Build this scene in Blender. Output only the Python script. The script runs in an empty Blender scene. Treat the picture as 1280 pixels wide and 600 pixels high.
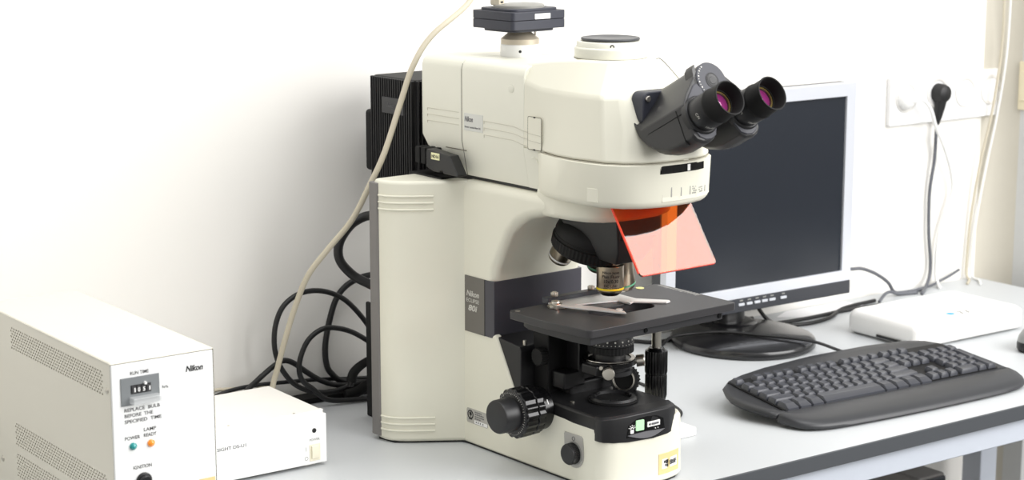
import bpy, bmesh, math, random
from mathutils import Vector, Matrix
random.seed(4)
S = bpy.context.scene
COL = S.collection
PI = math.pi
DESK = 0.75          # height of the desk top (m); all geometry below is written in millimetres

# ------------------------------------------------------------------ materials
def lin(c):
    c = c / 255.0
    return c / 12.92 if c <= 0.04045 else ((c + 0.055) / 1.055) ** 2.4

def mat(name, rgb, rough=0.5, metal=0.0, var=0.03, scale=40.0, bump=0.0, coat=0.0, spec=0.5, emit=0.0):
    m = bpy.data.materials.new(name); m.use_nodes = True
    nt = m.node_tree; b = nt.nodes['Principled BSDF']
    col = (lin(rgb[0]), lin(rgb[1]), lin(rgb[2]), 1)
    tc = nt.nodes.new('ShaderNodeTexCoord')
    nz = nt.nodes.new('ShaderNodeTexNoise'); nz.inputs['Scale'].default_value = scale; nz.inputs['Detail'].default_value = 3
    nt.links.new(tc.outputs['Object'], nz.inputs['Vector'])
    mx = nt.nodes.new('ShaderNodeMix'); mx.data_type = 'RGBA'
    mx.inputs['A'].default_value = tuple(c * (1 - var) for c in col[:3]) + (1,)
    mx.inputs['B'].default_value = tuple(min(1, c * (1 + var)) for c in col[:3]) + (1,)
    nt.links.new(nz.outputs['Fac'], mx.inputs['Factor'])
    nt.links.new(mx.outputs['Result'], b.inputs['Base Color'])
    b.inputs['Roughness'].default_value = rough; b.inputs['Metallic'].default_value = metal
    b.inputs['Coat Weight'].default_value = coat; b.inputs['Specular IOR Level'].default_value = spec
    if emit:
        b.inputs['Emission Color'].default_value = col; b.inputs['Emission Strength'].default_value = emit
    if bump:
        n2 = nt.nodes.new('ShaderNodeTexNoise'); n2.inputs['Scale'].default_value = 1500
        nt.links.new(tc.outputs['Object'], n2.inputs['Vector'])
        bp = nt.nodes.new('ShaderNodeBump'); bp.inputs['Strength'].default_value = bump; bp.inputs['Distance'].default_value = 0.0004
        nt.links.new(n2.outputs['Fac'], bp.inputs['Height']); nt.links.new(bp.outputs['Normal'], b.inputs['Normal'])
    return m

def glass(name, rgb, ior=1.5, rough=0.0):
    m = bpy.data.materials.new(name); m.use_nodes = True
    b = m.node_tree.nodes['Principled BSDF']
    b.inputs['Base Color'].default_value = (lin(rgb[0]), lin(rgb[1]), lin(rgb[2]), 1)
    b.inputs['Transmission Weight'].default_value = 1.0; b.inputs['IOR'].default_value = ior
    b.inputs['Roughness'].default_value = rough
    return m

M = dict(
    cream=mat('cream_enamel', (230, 228, 212), 0.42, bump=0.05, var=0.01),
    cream2=mat('cream_enamel_pale', (230, 229, 215), 0.42, bump=0.05, var=0.01),
    seam=mat('seam_shadow_gap', (120, 116, 104), 0.7),
    seamlight=mat('fine_seam', (172, 168, 154), 0.7),
    groove=mat('moulded_groove', (205, 202, 188), 0.6),
    greyback=mat('grey_plastic', (122, 119, 117), 0.5),
    band=mat('dark_grey_lacquer', (70, 69, 76), 0.33, var=0.02),
    black=mat('black_plastic', (22, 22, 24), 0.42, bump=0.1),
    blackgloss=mat('black_gloss', (12, 12, 13), 0.22),
    blackmatte=mat('black_matte', (16, 16, 17), 0.6, spec=.3),
    bino=mat('charcoal_plastic', (44, 44, 45), 0.42, bump=0.08),
    binoface=mat('charcoal_face', (62, 63, 70), 0.5, bump=0.08),
    rubber=mat('black_rubber', (17, 17, 17), 0.65, spec=.3),
    stage=mat('anodised_black', (48, 47, 49), 0.42, bump=0.15),
    camera=mat('camera_slate', (50, 52, 62), 0.5, bump=0.15),
    chrome=mat('chrome', (215, 210, 202), 0.18, 1.0),
    steel=mat('brushed_steel', (200, 196, 186), 0.32, 1.0),
    alu=mat('aluminium', (228, 228, 226), 0.42, 0.5),
    objective=mat('objective_barrel', (172, 160, 142), 0.3, 1.0),
    yellow=mat('yellow_ring', (240, 215, 30), 0.4),
    green=mat('green_ring', (95, 165, 130), 0.4),
    whitepaint=mat('white_paint', (240, 240, 238), 0.4),
    cloudy=mat('silkscreen_grey', (150, 150, 146), 0.6),
    ink=mat('black_ink', (28, 28, 30), 0.6),
    inkgrey=mat('grey_ink', (105, 105, 108), 0.6),
    silver=mat('silver_print', (205, 203, 196), 0.4),
    plate=mat('pale_label', (213, 214, 208), 0.35),
    stickergold=mat('tan_tape', (226, 204, 146), 0.5),
    stickergrey=mat('grey_foil', (176, 174, 168), 0.4),
    purple=mat('coated_lens', (150, 52, 120), 0.06, 0.3, coat=1.0),
    amber=mat('amber_glass', (120, 105, 60), 0.1),
    case=mat('ivory_case', (226, 222, 208), 0.5, bump=0.08, var=0.01),
    panel=mat('white_panel', (239, 240, 239), 0.4, var=0.01),
    inner=mat('vent_interior', (120, 115, 102), 0.8),
    offwhite=mat('offwhite_case', (236, 234, 228), 0.5, var=0.01),
    switch=mat('ivory_switch', (236, 230, 208), 0.4),
    teal=mat('teal_led', (20, 150, 150), 0.15, coat=1.0),
    orange_led=mat('orange_led', (235, 140, 30), 0.15, coat=1.0, emit=0.25),
    clear=mat('clear_plastic', (240, 242, 242), .1),
    shield=glass('orange_acrylic', (255, 114, 30), 1.62, 0.0),
    shield_edge_glow=mat('acrylic_edge_glow', (255, 66, 30), 0.3),  # glow of the fluorescing acrylic edge, put into a plain saturated colour
    desk=mat('grey_laminate', (196, 199, 201), 0.42, var=0.015, scale=300),
    deskedge=mat('dark_edge_band', (72, 75, 79), 0.5),
    apron=mat('light_steel_frame', (196, 202, 212), 0.5),
    wall=mat('white_wall_paint', (236, 234, 229), 0.85, var=0.008, scale=6, bump=0.1),
    pier=mat('beige_paint', (196, 191, 178), 0.8),
    cab=mat('grey_cabinet', (202, 203, 202), 0.5),
    floor=mat('grey_floor', (96, 97, 98), 0.6, scale=10),
    socket=mat('socket_white', (232, 232, 232), 0.35, var=0.01),
    socketwell=mat('socket_well', (214, 212, 208), 0.5),
    bezel=mat('silver_bezel', (210, 213, 220), 0.3, 0.25),
    bezeldark=mat('dark_bezel', (50, 52, 58), 0.4),
    screen=mat('lcd_screen', (34, 38, 45), 0.24, var=0.02),
    monbase=mat('monitor_black', (26, 26, 28), 0.28, coat=0.4),
    kbd=mat('keyboard_black', (36, 37, 40), 0.42, bump=0.06),
    palm=mat('palm_rest_grey', (48, 49, 52), 0.4, bump=0.06),
    key=mat('key_charcoal', (56, 58, 65), 0.38, bump=0.1),
    cableblack=mat('black_cable', (24, 24, 25), 0.5),
    cablegrey=mat('grey_cable', (96, 98, 104), 0.5),
    cablebeige=mat('beige_cable', (196, 188, 168), 0.5),
    cablewhite=mat('white_cable', (232, 232, 230), 0.5),
    router=mat('white_plastic', (242, 241, 238), 0.4, var=0.01),
    blue=mat('blue_print', (70, 165, 215), 0.5),
    paper=mat('paper', (244, 244, 246), 0.8),
    mousegrey=mat('mouse_grey', (140, 142, 140), 0.4),
    ledgreen=mat('green_button', (185, 230, 185), 0.3, emit=0.15),
)

M['clear'].node_tree.nodes['Principled BSDF'].inputs['Alpha'].default_value = .4

# ------------------------------------------------------------------ mesh helpers (mm)
ORG = {}   # origin of each top-level thing, in mm

def box(bm, x0, x1, y0, y1, z0, z1, mtx=None):
    vs = [bm.verts.new((x, y, z)) for z in (z0, z1) for y in (y0, y1) for x in (x0, x1)]
    for f in ((0, 2, 3, 1), (4, 5, 7, 6), (0, 1, 5, 4), (2, 6, 7, 3), (0, 4, 6, 2), (1, 3, 7, 5)):
        bm.faces.new([vs[i] for i in f])
    if mtx:
        for v in vs: v.co = mtx @ v.co
    return vs

def P3(axis, a, b, h):
    return (a, b, h) if axis == 'z' else (h, a, b) if axis == 'x' else (a, h, b)

def loft(bm, rings, cap=True, closed=True):
    R = [[bm.verts.new(p) for p in r] for r in rings]
    n = len(R[0])
    for r0, r1 in zip(R, R[1:]):
        for i in range(n if closed else n - 1):
            j = (i + 1) % n
            try: bm.faces.new((r0[i], r0[j], r1[j], r1[i]))
            except ValueError: pass
    if cap:
        bm.faces.new(list(reversed(R[0]))); bm.faces.new(R[-1])
    return R

def prism(bm, pts, axis, lo, hi, mtx=None):
    R = loft(bm, [[P3(axis, a, b, lo) for a, b in pts], [P3(axis, a, b, hi) for a, b in pts]])
    if mtx:
        for r in R:
            for v in r: v.co = mtx @ v.co
    return R

def frame(o, d):
    d = Vector(d).normalized(); t = Vector((0, 0, 1)) if abs(d.z) < 0.9 else Vector((1, 0, 0))
    a = t.cross(d).normalized(); b = d.cross(a)
    return Vector(o), a, b, d

def lathe(bm, prof, o=(0, 0, 0), d=(0, 0, 1), n=40, cap=True):
    o, a, b, d = frame(o, d)
    rings = []
    for r, h in prof:
        rings.append([o + d * h + (a * math.cos(t) + b * math.sin(t)) * max(r, 0.01) for t in (2 * PI * i / n for i in range(n))])
    return loft(bm, rings, cap)

def knurl(bm, r0, r1, h0, h1, o, d, teeth=30):
    """ridged ring"""
    o, a, b, d = frame(o, d); rings = []
    n = teeth * 4
    for h, k in ((h0, 0.96), (h0 + (h1 - h0) * .08, 1), (h1 - (h1 - h0) * .08, 1), (h1, 0.96)):
        rings.append([o + d * h + (a * math.cos(2 * PI * i / n) + b * math.sin(2 * PI * i / n)) * ((r1 if i % 4 < 2 else r0) * k) for i in range(n)])
    loft(bm, rings)

def smooth_path(pts, k=8):
    pts = [Vector(p) for p in pts]; out = []
    q = [pts[0] * 2 - pts[1]] + pts + [pts[-1] * 2 - pts[-2]]
    for i in range(1, len(q) - 2):
        p0, p1, p2, p3 = q[i - 1:i + 3]
        for s in range(k):
            t = s / k
            out.append(0.5 * ((2 * p1) + (p2 - p0) * t + (2 * p0 - 5 * p1 + 4 * p2 - p3) * t * t + (3 * p1 - p0 - 3 * p2 + p3) * t ** 3))
    out.append(pts[-1]); return out

def tube(bm, pts, r, n=12, k=8):
    P = smooth_path(pts, k) if k > 1 else [Vector(p) for p in pts]
    rings = []; a = None
    for i, p in enumerate(P):
        d = (P[min(i + 1, len(P) - 1)] - P[max(i - 1, 0)]).normalized()
        if a is None:
            a = d.orthogonal().normalized()
        a = (a - d * a.dot(d)).normalized(); b = d.cross(a)
        rr = r(i / (len(P) - 1)) if callable(r) else r
        rings.append([p + (a * math.cos(2 * PI * j / n) + b * math.sin(2 * PI * j / n)) * rr for j in range(n)])
    loft(bm, rings)

def rrect(x0, x1, y0, y1, r, n=5):
    out = []
    for cx, cy, a0 in ((x1 - r, y1 - r, 0), (x0 + r, y1 - r, 90), (x0 + r, y0 + r, 180), (x1 - r, y0 + r, 270)):
        for i in range(n + 1):
            t = math.radians(a0 + 90 * i / n); out.append((cx + r * math.cos(t), cy + r * math.sin(t)))
    return out

def circ(cx, cy, r, n=32, ry=None):
    return [(cx + r * math.cos(2 * PI * i / n), cy + (ry or r) * math.sin(2 * PI * i / n)) for i in range(n)]

def root_of(o):
    while o.parent: o = o.parent
    return o

def make(name, bm, m, parent=None, bev=0.0, seg=3, ang=35, org=None, bang=30):
    bmesh.ops.recalc_face_normals(bm, faces=bm.faces)
    if parent is not None: off = ORG[root_of(parent).name]
    elif org is not None: off = Vector(org)
    else:
        lo = Vector([min(v.co[i] for v in bm.verts) for i in range(3)]); hi = Vector([max(v.co[i] for v in bm.verts) for i in range(3)])
        off = Vector(((lo.x + hi.x) / 2, (lo.y + hi.y) / 2, lo.z))
    for v in bm.verts: v.co = (v.co - off) * 0.001
    me = bpy.data.meshes.new(name); bm.to_mesh(me); bm.free()
    me.polygons.foreach_set('use_smooth', [True] * len(me.polygons))
    me.set_sharp_from_angle(angle=math.radians(ang))
    me.materials.append(M[m] if isinstance(m, str) else m)
    o = bpy.data.objects.new(name, me); COL.objects.link(o)
    if parent is not None: o.parent = parent
    else:
        o.location = (off.x * .001, off.y * .001, DESK + off.z * .001); ORG[o.name] = off
    if bev:
        b = o.modifiers.new('edge', 'BEVEL'); b.width = bev * .001; b.segments = seg; b.limit_method = 'ANGLE'
        b.angle_limit = math.radians(bang); b.harden_normals = True
    return o

def B(): return bmesh.new()

def thing(name, org, label, cat, group=None, rot=(0, 0, 0)):
    o = bpy.data.objects.new(name, None); COL.objects.link(o); o.empty_display_size = 0.05
    off = Vector(org); o.location = (off.x * .001, off.y * .001, DESK + off.z * .001)
    o.rotation_euler = rot
    ORG[o.name] = off
    o['label'] = label; o['category'] = cat
    if group: o['group'] = group
    return o

def tag(o, label, cat, group=None):
    o['label'] = label; o['category'] = cat
    if group: o['group'] = group
    return o

def structure(o):
    o['kind'] = 'structure'; return o

def text(s, size, o, xd, yd, m, parent, ext=0.15, bold=0.0, shear=0.0, width=None, align='LEFT', name='lettering', wrap=None, spacing=1.0):
    """flat lettering: o = origin (mm), xd / yd = reading and up direction; width stretches the line to a length in mm"""
    cu = bpy.data.curves.new('t', 'FONT'); cu.body = s; cu.size = size; cu.align_x = align; cu.offset = bold; cu.shear = shear
    cu.space_character = spacing; cu.space_line = 0.95
    cu.extrude = 0.0; cu.resolution_u = 3
    ob = bpy.data.objects.new('t', cu); COL.objects.link(ob)
    dg = bpy.context.evaluated_depsgraph_get()
    me = bpy.data.meshes.new_from_object(ob.evaluated_get(dg))
    bpy.data.objects.remove(ob); bpy.data.curves.remove(cu)
    bm = B(); bm.from_mesh(me); bpy.data.meshes.remove(me)
    if not bm.verts: return None
    if width:
        w = max(v.co.x for v in bm.verts) - min(v.co.x for v in bm.verts); k = width / w
        for v in bm.verts: v.co.x *= k
    r = bmesh.ops.extrude_face_region(bm, geom=list(bm.faces))
    for e in r['geom']:
        if isinstance(e, bmesh.types.BMVert): e.co.z += ext
    o = Vector(o)
    if wrap:                      # wrap = (axis point, axis dir up, radius, start angle dir vector)
        c, upv, rad, fv = Vector(wrap[0]), Vector(wrap[1]).normalized(), wrap[2], Vector(wrap[3]).normalized()
        sv = upv.cross(fv)
        for v in bm.verts:
            t = v.co.x / rad; q = rad + v.co.z
            v.co = c + upv * v.co.y + (fv * math.cos(t) + sv * math.sin(t)) * q
    else:
        X = Vector(xd).normalized(); Y = Vector(yd).normalized(); Z = X.cross(Y)
        for v in bm.verts: v.co = o + X * v.co.x + Y * v.co.y + Z * v.co.z
    return make(name, bm, m, parent, ang=60)

def disc(bm, o, d, r, t, n=28):
    lathe(bm, [(r, 0), (r, t)], o, d, n)

# ================================================================== THE ROOM
bm = B(); box(bm, -4000, 9000, -9000, 330, -790, -750); structure(make('floor', bm, 'floor'))
bm = B(); box(bm, -2600, 2600, 290, 330, -750, 1750); structure(make('wall_back', bm, 'wall'))
bm = B(); box(bm, -4000, 9000, -5300, -5250, -750, 1750); structure(make('wall_front', bm, 'wall'))
cove = [(1242 + 50 * math.sin(t), 290 - 50 * (1 - math.cos(t))) for t in [i * PI / 24 for i in range(13)]]
bm = B(); prism(bm, [(1242, 300)] + cove + [(1292, 215), (1340, 215), (1340, 300)], 'z', -750, 1750); structure(make('wall_right', bm, 'pier', ang=50))
bm = B(); box(bm, 1291, 1900, 209, 300, -750, 1750); structure(make('trim_1', bm, 'cab', bev=2))
desk = thing('desk', (0, 0, -750), 'long light grey laboratory desk with a dark edge band, carrying the microscope', 'desk')
bm = B(); box(bm, -1150, 1240, -284, 288, -18, 0); make('desktop', bm, 'desk', desk, bev=1)
bm = B(); box(bm, -1150, 1240, -287, -283.8, -18.5, 0.2); make('edge_band', bm, 'deskedge', desk, bev=.5)
bm = B(); box(bm, -1120, 1210, -276, -246, -52, -18); make('front_rail', bm, 'apron', desk, bev=2)
bm = B(); box(bm, -1120, 1210, 205, 235, -52, -18); make('rear_rail', bm, 'apron', desk, bev=2)
for x in (-1120, 1170):
    for y in (-276, 195):
        bm = B(); box(bm, x, x + 40, y, y + 40, -750, -52); make('leg', bm, 'apron', desk, bev=2)
bm = B(); box(bm, -1100, 330, 256, 285, 0, 7); tag(make('cable_channel', bm, 'blackmatte', bev=1.5), 'flat black cable channel along the wall at the back of the desk', 'cable channel')

# computer under the desk
pc = thing('computer_tower', (945, 150, -750), 'dark grey computer tower standing on the floor under the desk', 'computer')
bm = B(); box(bm, 915, 975, 100, 270, -745, -246); make('case', bm, 'greyback', pc, bev=4)
bm = B(); box(bm, 917, 973, 96, 101, -738, -250); make('front_panel', bm, 'bezeldark', pc, bev=3)

# ================================================================== THE MICROSCOPE  (x right, y to the wall, z up, base corner = 0)
XC = 72.0; YO = -180.0
mic = thing('microscope', (0, 0, 0), 'cream upright fluorescence microscope with black binocular tube and orange shield', 'microscope', rot=(0, 0, math.radians(3)))
def mirror(pts):      # left half outline -> whole outline about the optical axis
    q = pts[:-1] if pts[-1][0] == XC else pts
    return pts + [(2 * XC - x, y) for x, y in reversed(q)]
def along(outline, x):   # front edge (y) of an outline at x
    for (xa, ya), (xb, yb) in zip(outline, outline[1:]):
        if xa <= x <= xb and xb > xa: return ya + (yb - ya) * (x - xa) / (xb - xa)
    return outline[-1][1]

# --- stand: rear column
col_l = [(-70, 84), (-73, 76), (-73.5, 66), (-70.5, 55), (-64, 46), (-54, 37.5), (-2, 1.5), (4, -6), (20, -8)]
bm = B()
loft(bm, [[(x, y, z) for x, y in mirror(col_l)] for z in (2, 310, 320)])
stand = make('stand', bm, 'cream', mic, bev=5, seg=4, bang=50)
# neck + arm (profile y,z extruded over the width)
prof = [(30, 2), (-60, 2), (-60, 60), (-56, 150), (-56, 205), (-59, 222), (-73, 247), (-86, 268), (-100, 281), (-118, 290), (-140, 296), (-160, 299.5), (-160, 322), (-4, 322), (10, 319), (30, 318)]
bm = B(); prism(bm, prof, 'x', 0, 136); make('arm', bm, 'cream', mic, bev=13, seg=6, bang=28)
# base: plan outline with curved front, and the cheeks that slope up to the neck
base_o = [(0, 20), (0, -236), (2, -246), (8, -253), (18, -257.5), (34, -260.5), (64, -263), (90, -262), (108, -258), (119, -251), (126, -240), (128, -228), (128, 20)]
def shrink(o, k, c=(64, -120)): return [(c[0] + (x - c[0]) * (1 - k / 64), c[1] + (y - c[1]) * (1 - k / 140)) for x, y in o]
bm = B(); loft(bm, [[(x, y, z) for x, y in shrink(base_o, k)] for k, z in ((0, 2), (.4, 60), (.9, 74))])
make('base', bm, 'cream', mic, bev=3.5, seg=4, bang=50)
for x0, x1 in ((0.2, 10), (118, 127.8)):
    bm = B(); prism(bm, [(0, 40), (-157, 40), (-157, 70), (-110, 74), (-94, 86), (-61, 144), (-20, 150), (0, 150)], 'x', x0, x1)
    make('cheek', bm, 'cream', mic, bev=3, bang=25)
bm = B(); loft(bm, [[(x, y, z) for x, y in mirror([(-70, 80), (-66, 52), (-1, 6), (3, -10), (3, -60), (72, -60)])] for z in (0, 2.5)])
loft(bm, [[(x, y, z) for x, y in shrink(base_o, 2.5)] for z in (0, 2.5)]); make('foot_gasket', bm, 'black', mic)
# back cover strip
bm = B(); loft(bm, [[(x, y, z) for x, y in mirror([(-73.5, 88), (-75.5, 86), (-75.5, 71), (-73.5, 69.5), (0, 69.5)])] for z in (6, 316)])
make('back_cover', bm, 'greyback', mic, bev=1)
# embossed ridges on the column flare
def ridge(z):
    bm = B()
    pth = [(-73.6, 69), (-73.2, 62), (-70.6, 55), (-64, 46), (-54, 37.5), (-29, 20.2)]
    tube(bm, [(x - .2, y - .2, z) for x, y in pth], 1.25, n=10, k=5)
    make('ridge', bm, 'cream', stand)
for z in (286, 294, 302): ridge(z)
for z in (16, 24, 32): ridge(z)

# --- dark name band
bm = B(); loft(bm, [[(x, y, z) for x, y in [(-.9, -3), (-.9, -53), (1, -57), (4, -57.4), (132, -57.4), (135, -57), (136.9, -53), (136.9, -3), (72, 0)]] for z in (140.3, 208)])
band = make('name_band', bm, 'band', mic, bev=.6)
bm = B(); box(bm, -1.15, -.6, -42, -40.6, 140.3, 208); make('joint', bm, 'black', band)
bm = B(); box(bm, -1.0, -.6, -40.6, -3, 140.3, 208); make('name_plate', bm, mat('name_plate_grey', (112, 109, 104), .4, .3), band)
XS, YS = (0, -1, 0), (0, 0, 1)
text('Nikon', 9.5, (-1.05, -6.2, 184), XS, YS, 'silver', band, bold=.18, shear=.2, width=24)
text('ECLIPSE', 6.5, (-1.05, -6.0, 176.6), XS, YS, 'silver', band, width=24)
text('80i', 10, (-1.05, -9.5, 166.5), XS, YS, 'silver', band, bold=.25, shear=.2, width=17)

# --- black cover on the base front
cov = [(3, -92), (3, -130), (5, -150), (1.5, -163), (0.8, -200), (0.8, -238), (3, -247), (12, -254), (30, -259), (64, -262.5), (86, -261), (98, -257.5), (108, -250), (114, -238), (117, -220), (118, -92)]
bm = B(); loft(bm, [[(x, y, z + l * (1 - abs(x - 58) / 70)) for x, y in shrink(cov, k)] for k, z, l in ((0, 66, 0), (0, 78, 1), (1.2, 83, 2.5), (4.5, 85, 3))])
cover = make('base_cover', bm, 'black', mic, bev=1.2, bang=25)
# control face wrapping the front
fr = [(-.6, -238), (-.4, -246), (2.2, -250), (12, -256.2), (30, -261.2), (64, -264.6), (87, -263), (100, -258.8), (110, -250.5), (115, -240)]
def front_ring(k, z, lift): return [(x, y, z + lift * (1 - ((x - 58) / 60) ** 2)) for x, y in shrink(fr, k)] + [(105, -232, z), (12, -232, z)]
bm = B(); loft(bm, [front_ring(0, 59, -3), front_ring(0, 76, 2.5), front_ring(.8, 83, 4), front_ring(4, 85.6, 3.5)])
cf = make('control_face', bm, 'black', mic, bev=.8, bang=40)
def on_front(name, pts, m, parent, t=.6, dy=0):
    bm = B(); prism(bm, pts, 'y', -t, t)
    for v in bm.verts: v.co.y += along(fr, v.co.x) + dy
    return make(name, bm, m, parent)
win = on_front('display_recess', [(27, 62), (29, 76), (40, 82), (54, 83.5), (68, 82), (79, 77), (81.5, 63), (68, 59), (42, 59)], 'blackgloss', cf, .5)
on_front('grip_lip', [(28, 64.5)] + [(28 + i * 5.3, 64.5 - 6 * math.sin(PI * i / 10)) for i in range(1, 10)] + [(81, 64.5)] + [(81 - i * 5.3, 64.5 + 1.4 * math.sin(PI * i / 10)) for i in range(1, 10)], 'inkgrey', cf, .9, -.4)
on_front('green_button', rrect(38.5, 49.5, 68.5, 80.5, 1), 'ledgreen', cf, .8, -.6)
on_front('status_label', rrect(54.5, 73, 70.5, 76.5, .5), 'whitepaint', cf, .5, -.5)
on_front('label_mark', [(56, 73.5), (58.6, 71.9), (58.6, 75.1)], 'ink', cf, .5, -.8)
for a, b in ((60.5, 62.6), (63.2, 65), (65.6, 67.8), (68.4, 71)): on_front('label_mark', rrect(a, b, 72.4, 74.6, .3), 'inkgrey', cf, .5, -.8)
for x in (66, 70): on_front('indicator', circ(x, 67.6, .6, 12), 'whitepaint', cf, .5, -.4)
# lamp symbol: lock with rays
LX, LZ = 33.5, 71.5
on_front('lock_symbol', rrect(LX - 2.2, LX + 2.2, LZ - 5, LZ - .8, .5), 'whitepaint', cf, .5, -.5)
arc = [i * PI / 8 for i in range(9)]
on_front('lock_symbol', [(LX + 2.4 * math.cos(a), LZ + 2.4 * math.sin(a)) for a in arc] + [(LX + 1.5 * math.cos(a), LZ + 1.5 * math.sin(a)) for a in reversed(arc)], 'whitepaint', cf, .5, -.5)
for a in (20, 55, 90, 125, 160):
    c, s_ = math.cos(math.radians(a)), math.sin(math.radians(a))
    on_front('lock_symbol', [(LX + 3.4 * c - .3 * s_, LZ + 3.4 * s_ + .3 * c), (LX + 4.9 * c - .3 * s_, LZ + 4.9 * s_ + .3 * c), (LX + 4.9 * c + .3 * s_, LZ + 4.9 * s_ - .3 * c), (LX + 3.4 * c + .3 * s_, LZ + 3.4 * s_ - .3 * c)], 'whitepaint', cf, .5, -.5)
# illuminator ring in the base
LXC, LYC = 63.0, -197.0
bm = B(); lathe(bm, [(27, 0), (27, 3), (25, 5.5), (21, 5.5), (19, 3), (19, -6), (17, -6)], (LXC, LYC, 85.5), n=56, cap=False)
lensring = make('field_lens_ring', bm, 'black', mic)
bm = B(); lathe(bm, [(18.8, 0), (17, 1.2), (10, 2.6), (0, 3)], (LXC, LYC, 82.6), n=40); make('field_lens', bm, mat('field_lens_glass', (112, 104, 84), .12, .2), lensring)
bm = B(); lathe(bm, [(29, 0), (29, 1.2), (27, 1.6)], (LXC, LYC, 86.6), n=48); make('flange', bm, 'blackmatte', lensring)
for t in (20, 140, 260):
    bm = B(); box(bm, -4, 4, 19, 23, 0, 3); bmesh.ops.rotate(bm, verts=bm.verts, cent=(0, 0, 0), matrix=Matrix.Rotation(math.radians(t), 3, 'Z'))
    bmesh.ops.translate(bm, verts=bm.verts, vec=(LXC, LYC, 89)); make('notch', bm, 'blackmatte', lensring, bev=.5)
bm = B(); disc(bm, (20, -176, 86.2), (0, 0, 1), 2.6, .8); make('cover_screw', bm, 'steel', cover)

# stickers on the base
bm = B(); prism(bm, rrect(-46, -5, 28, 46, 2.5), 'x', -.35, .2); foil = make('inventory_sticker', bm, 'stickergrey', mic)
bm = B(); lathe(bm, [(5.6, 0), (5.6, .3), (4.2, .3), (4.2, 0)], (-.4, -12.5, 38.5), (-1, 0, 0), 32, cap=False); make('emblem', bm, 'ink', foil)
bm = B(); prism(bm, [(-12.5 + r * math.cos(t) * .9, 39.4 + r * math.sin(t)) for t, r in ((i * PI / 9, 2.9 if i % 3 else 1.9) for i in range(18))], 'x', -.6, -.3); make('emblem', bm, 'ink', foil)
bm = B(); box(bm, -.6, -.3, -13, -12, 34.6, 37); box(bm, -.6, -.3, -15.5, -9.5, 32.3, 33.3); make('emblem', bm, 'ink', foil)
for z, w in ((43, 12), (40.4, 17), (37.6, 17), (35, 10)):
    bm = B()
    y = -21.0
    while y > -21 - w:
        l = random.uniform(1.5, 3.5); box(bm, -.5, -.3, y - l, y, z - .7, z + .7); y -= l + .8
    make('fine_print', bm, 'inkgrey', foil)
bm = B(); prism(bm, rrect(-45, -20, 28.8, 33, .3), 'x', -.5, -.3); make('number_strip', bm, 'whitepaint', foil)
for y in (-23, -27, -31, -36):
    bm = B(); box(bm, -.65, -.45, y - 1.6, y, 30, 32); make('fine_print', bm, 'inkgrey', foil)
def on_base(name, pts, m, parent, t=.35, dy=0):
    bm = B(); prism(bm, pts, 'y', -t, t)
    for v in bm.verts: v.co.y += along(base_o, v.co.x) + dy
    return make(name, bm, m, parent)
tape = on_base('tan_sticker', [(74, 10.5)] + [(74 + i * 5, 10.5) for i in range(1, 8)] + [(109, 34.5)] + [(109 - i * 5, 34.5) for i in range(1, 8)], 'stickergold', mic, .35, -.1)
on_base('sticker_face', [(79, 16.5), (86, 16.5), (95, 16.5), (105, 16.5), (105, 28), (95, 28), (86, 28), (79, 28)], 'whitepaint', tape, .4, -.2)
for pts in ([(82, 23), (84.5, 23), (84.5, 26), (82, 26)], [(85, 22), (89, 22), (89, 26.5), (85, 26.5)], [(84, 19), (86, 19), (86, 21.6), (84, 21.6)], [(86.6, 18), (89, 18), (89, 21.4), (86.6, 21.4)]):
    on_base('sticker_logo', pts, 'ink', tape, .4, -.4)
text('ERAF', 7.5, (91, along(base_o, 91) - .75, 20), (1, .2, 0), (0, 0, 1), 'inkgrey', tape, ext=.9, width=11.5)

# --- focus knobs
for sgn, x0 in ((-1, -3),):
    o = (x0, -142, 75.5); d = (sgn, 0, 0)
    bm = B(); lathe(bm, [(25, -4), (25, 6), (27.5, 8), (27.5, 10)], o, d, 48); kn = make('coarse_focus_knob', bm, 'blackgloss', mic)
    bm = B(); knurl(bm, 27, 28.3, 9, 19, o, d, 18); make('knurl_ring', bm, 'blackgloss', kn)
    bm = B(); knurl(bm, 27.4, 28.8, 20, 37, o, d, 18); make('knurl_ring', bm, 'blackgloss', kn)
    bm = B(); lathe(bm, [(26.6, 36.5), (25, 38.5), (19, 39.5)], o, d, 48); make('scale_ring', bm, 'black', kn)
    for i in range(50):
        t = 2 * PI * i / 50; L = 2.4 if i % 5 == 0 else 1.2; bm = B()
        if i % 5 == 0 or i % 1 == 0:
            box(bm, -.22, .22, 24.6 - L, 24.6, 0, .3)
            bmesh.ops.rotate(bm, verts=bm.verts, cent=(0, 0, 0), matrix=Matrix.Rotation(t, 3, 'Z'))
            oo, a, b, dd = frame(o, d)
            for v in bm.verts: v.co = oo + a * v.co.x + b * v.co.y + dd * (38.5 + .35 + v.co.z - (Vector((v.co.x, v.co.y)).length - 22) * .14)
            if i == 0: allt = B()
            tmp = bpy.data.meshes.new('t'); bm.to_mesh(tmp); bm.free(); allt.from_mesh(tmp); bpy.data.meshes.remove(tmp)
    make('scale_marks', allt, 'silver', kn)
    bm = B(); lathe(bm, [(19.5, 38), (19.5, 58), (18.6, 60), (17, 60.6)], o, d, 48); make('fine_focus_knob', bm, 'black', mic)
# small white index mark by the knob
bm = B(); prism(bm, [(-166, 92), (-169, 87), (-165.5, 87)], 'x', -9.4, -8.6); make('index_mark', bm, 'whitepaint', mic)

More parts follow.
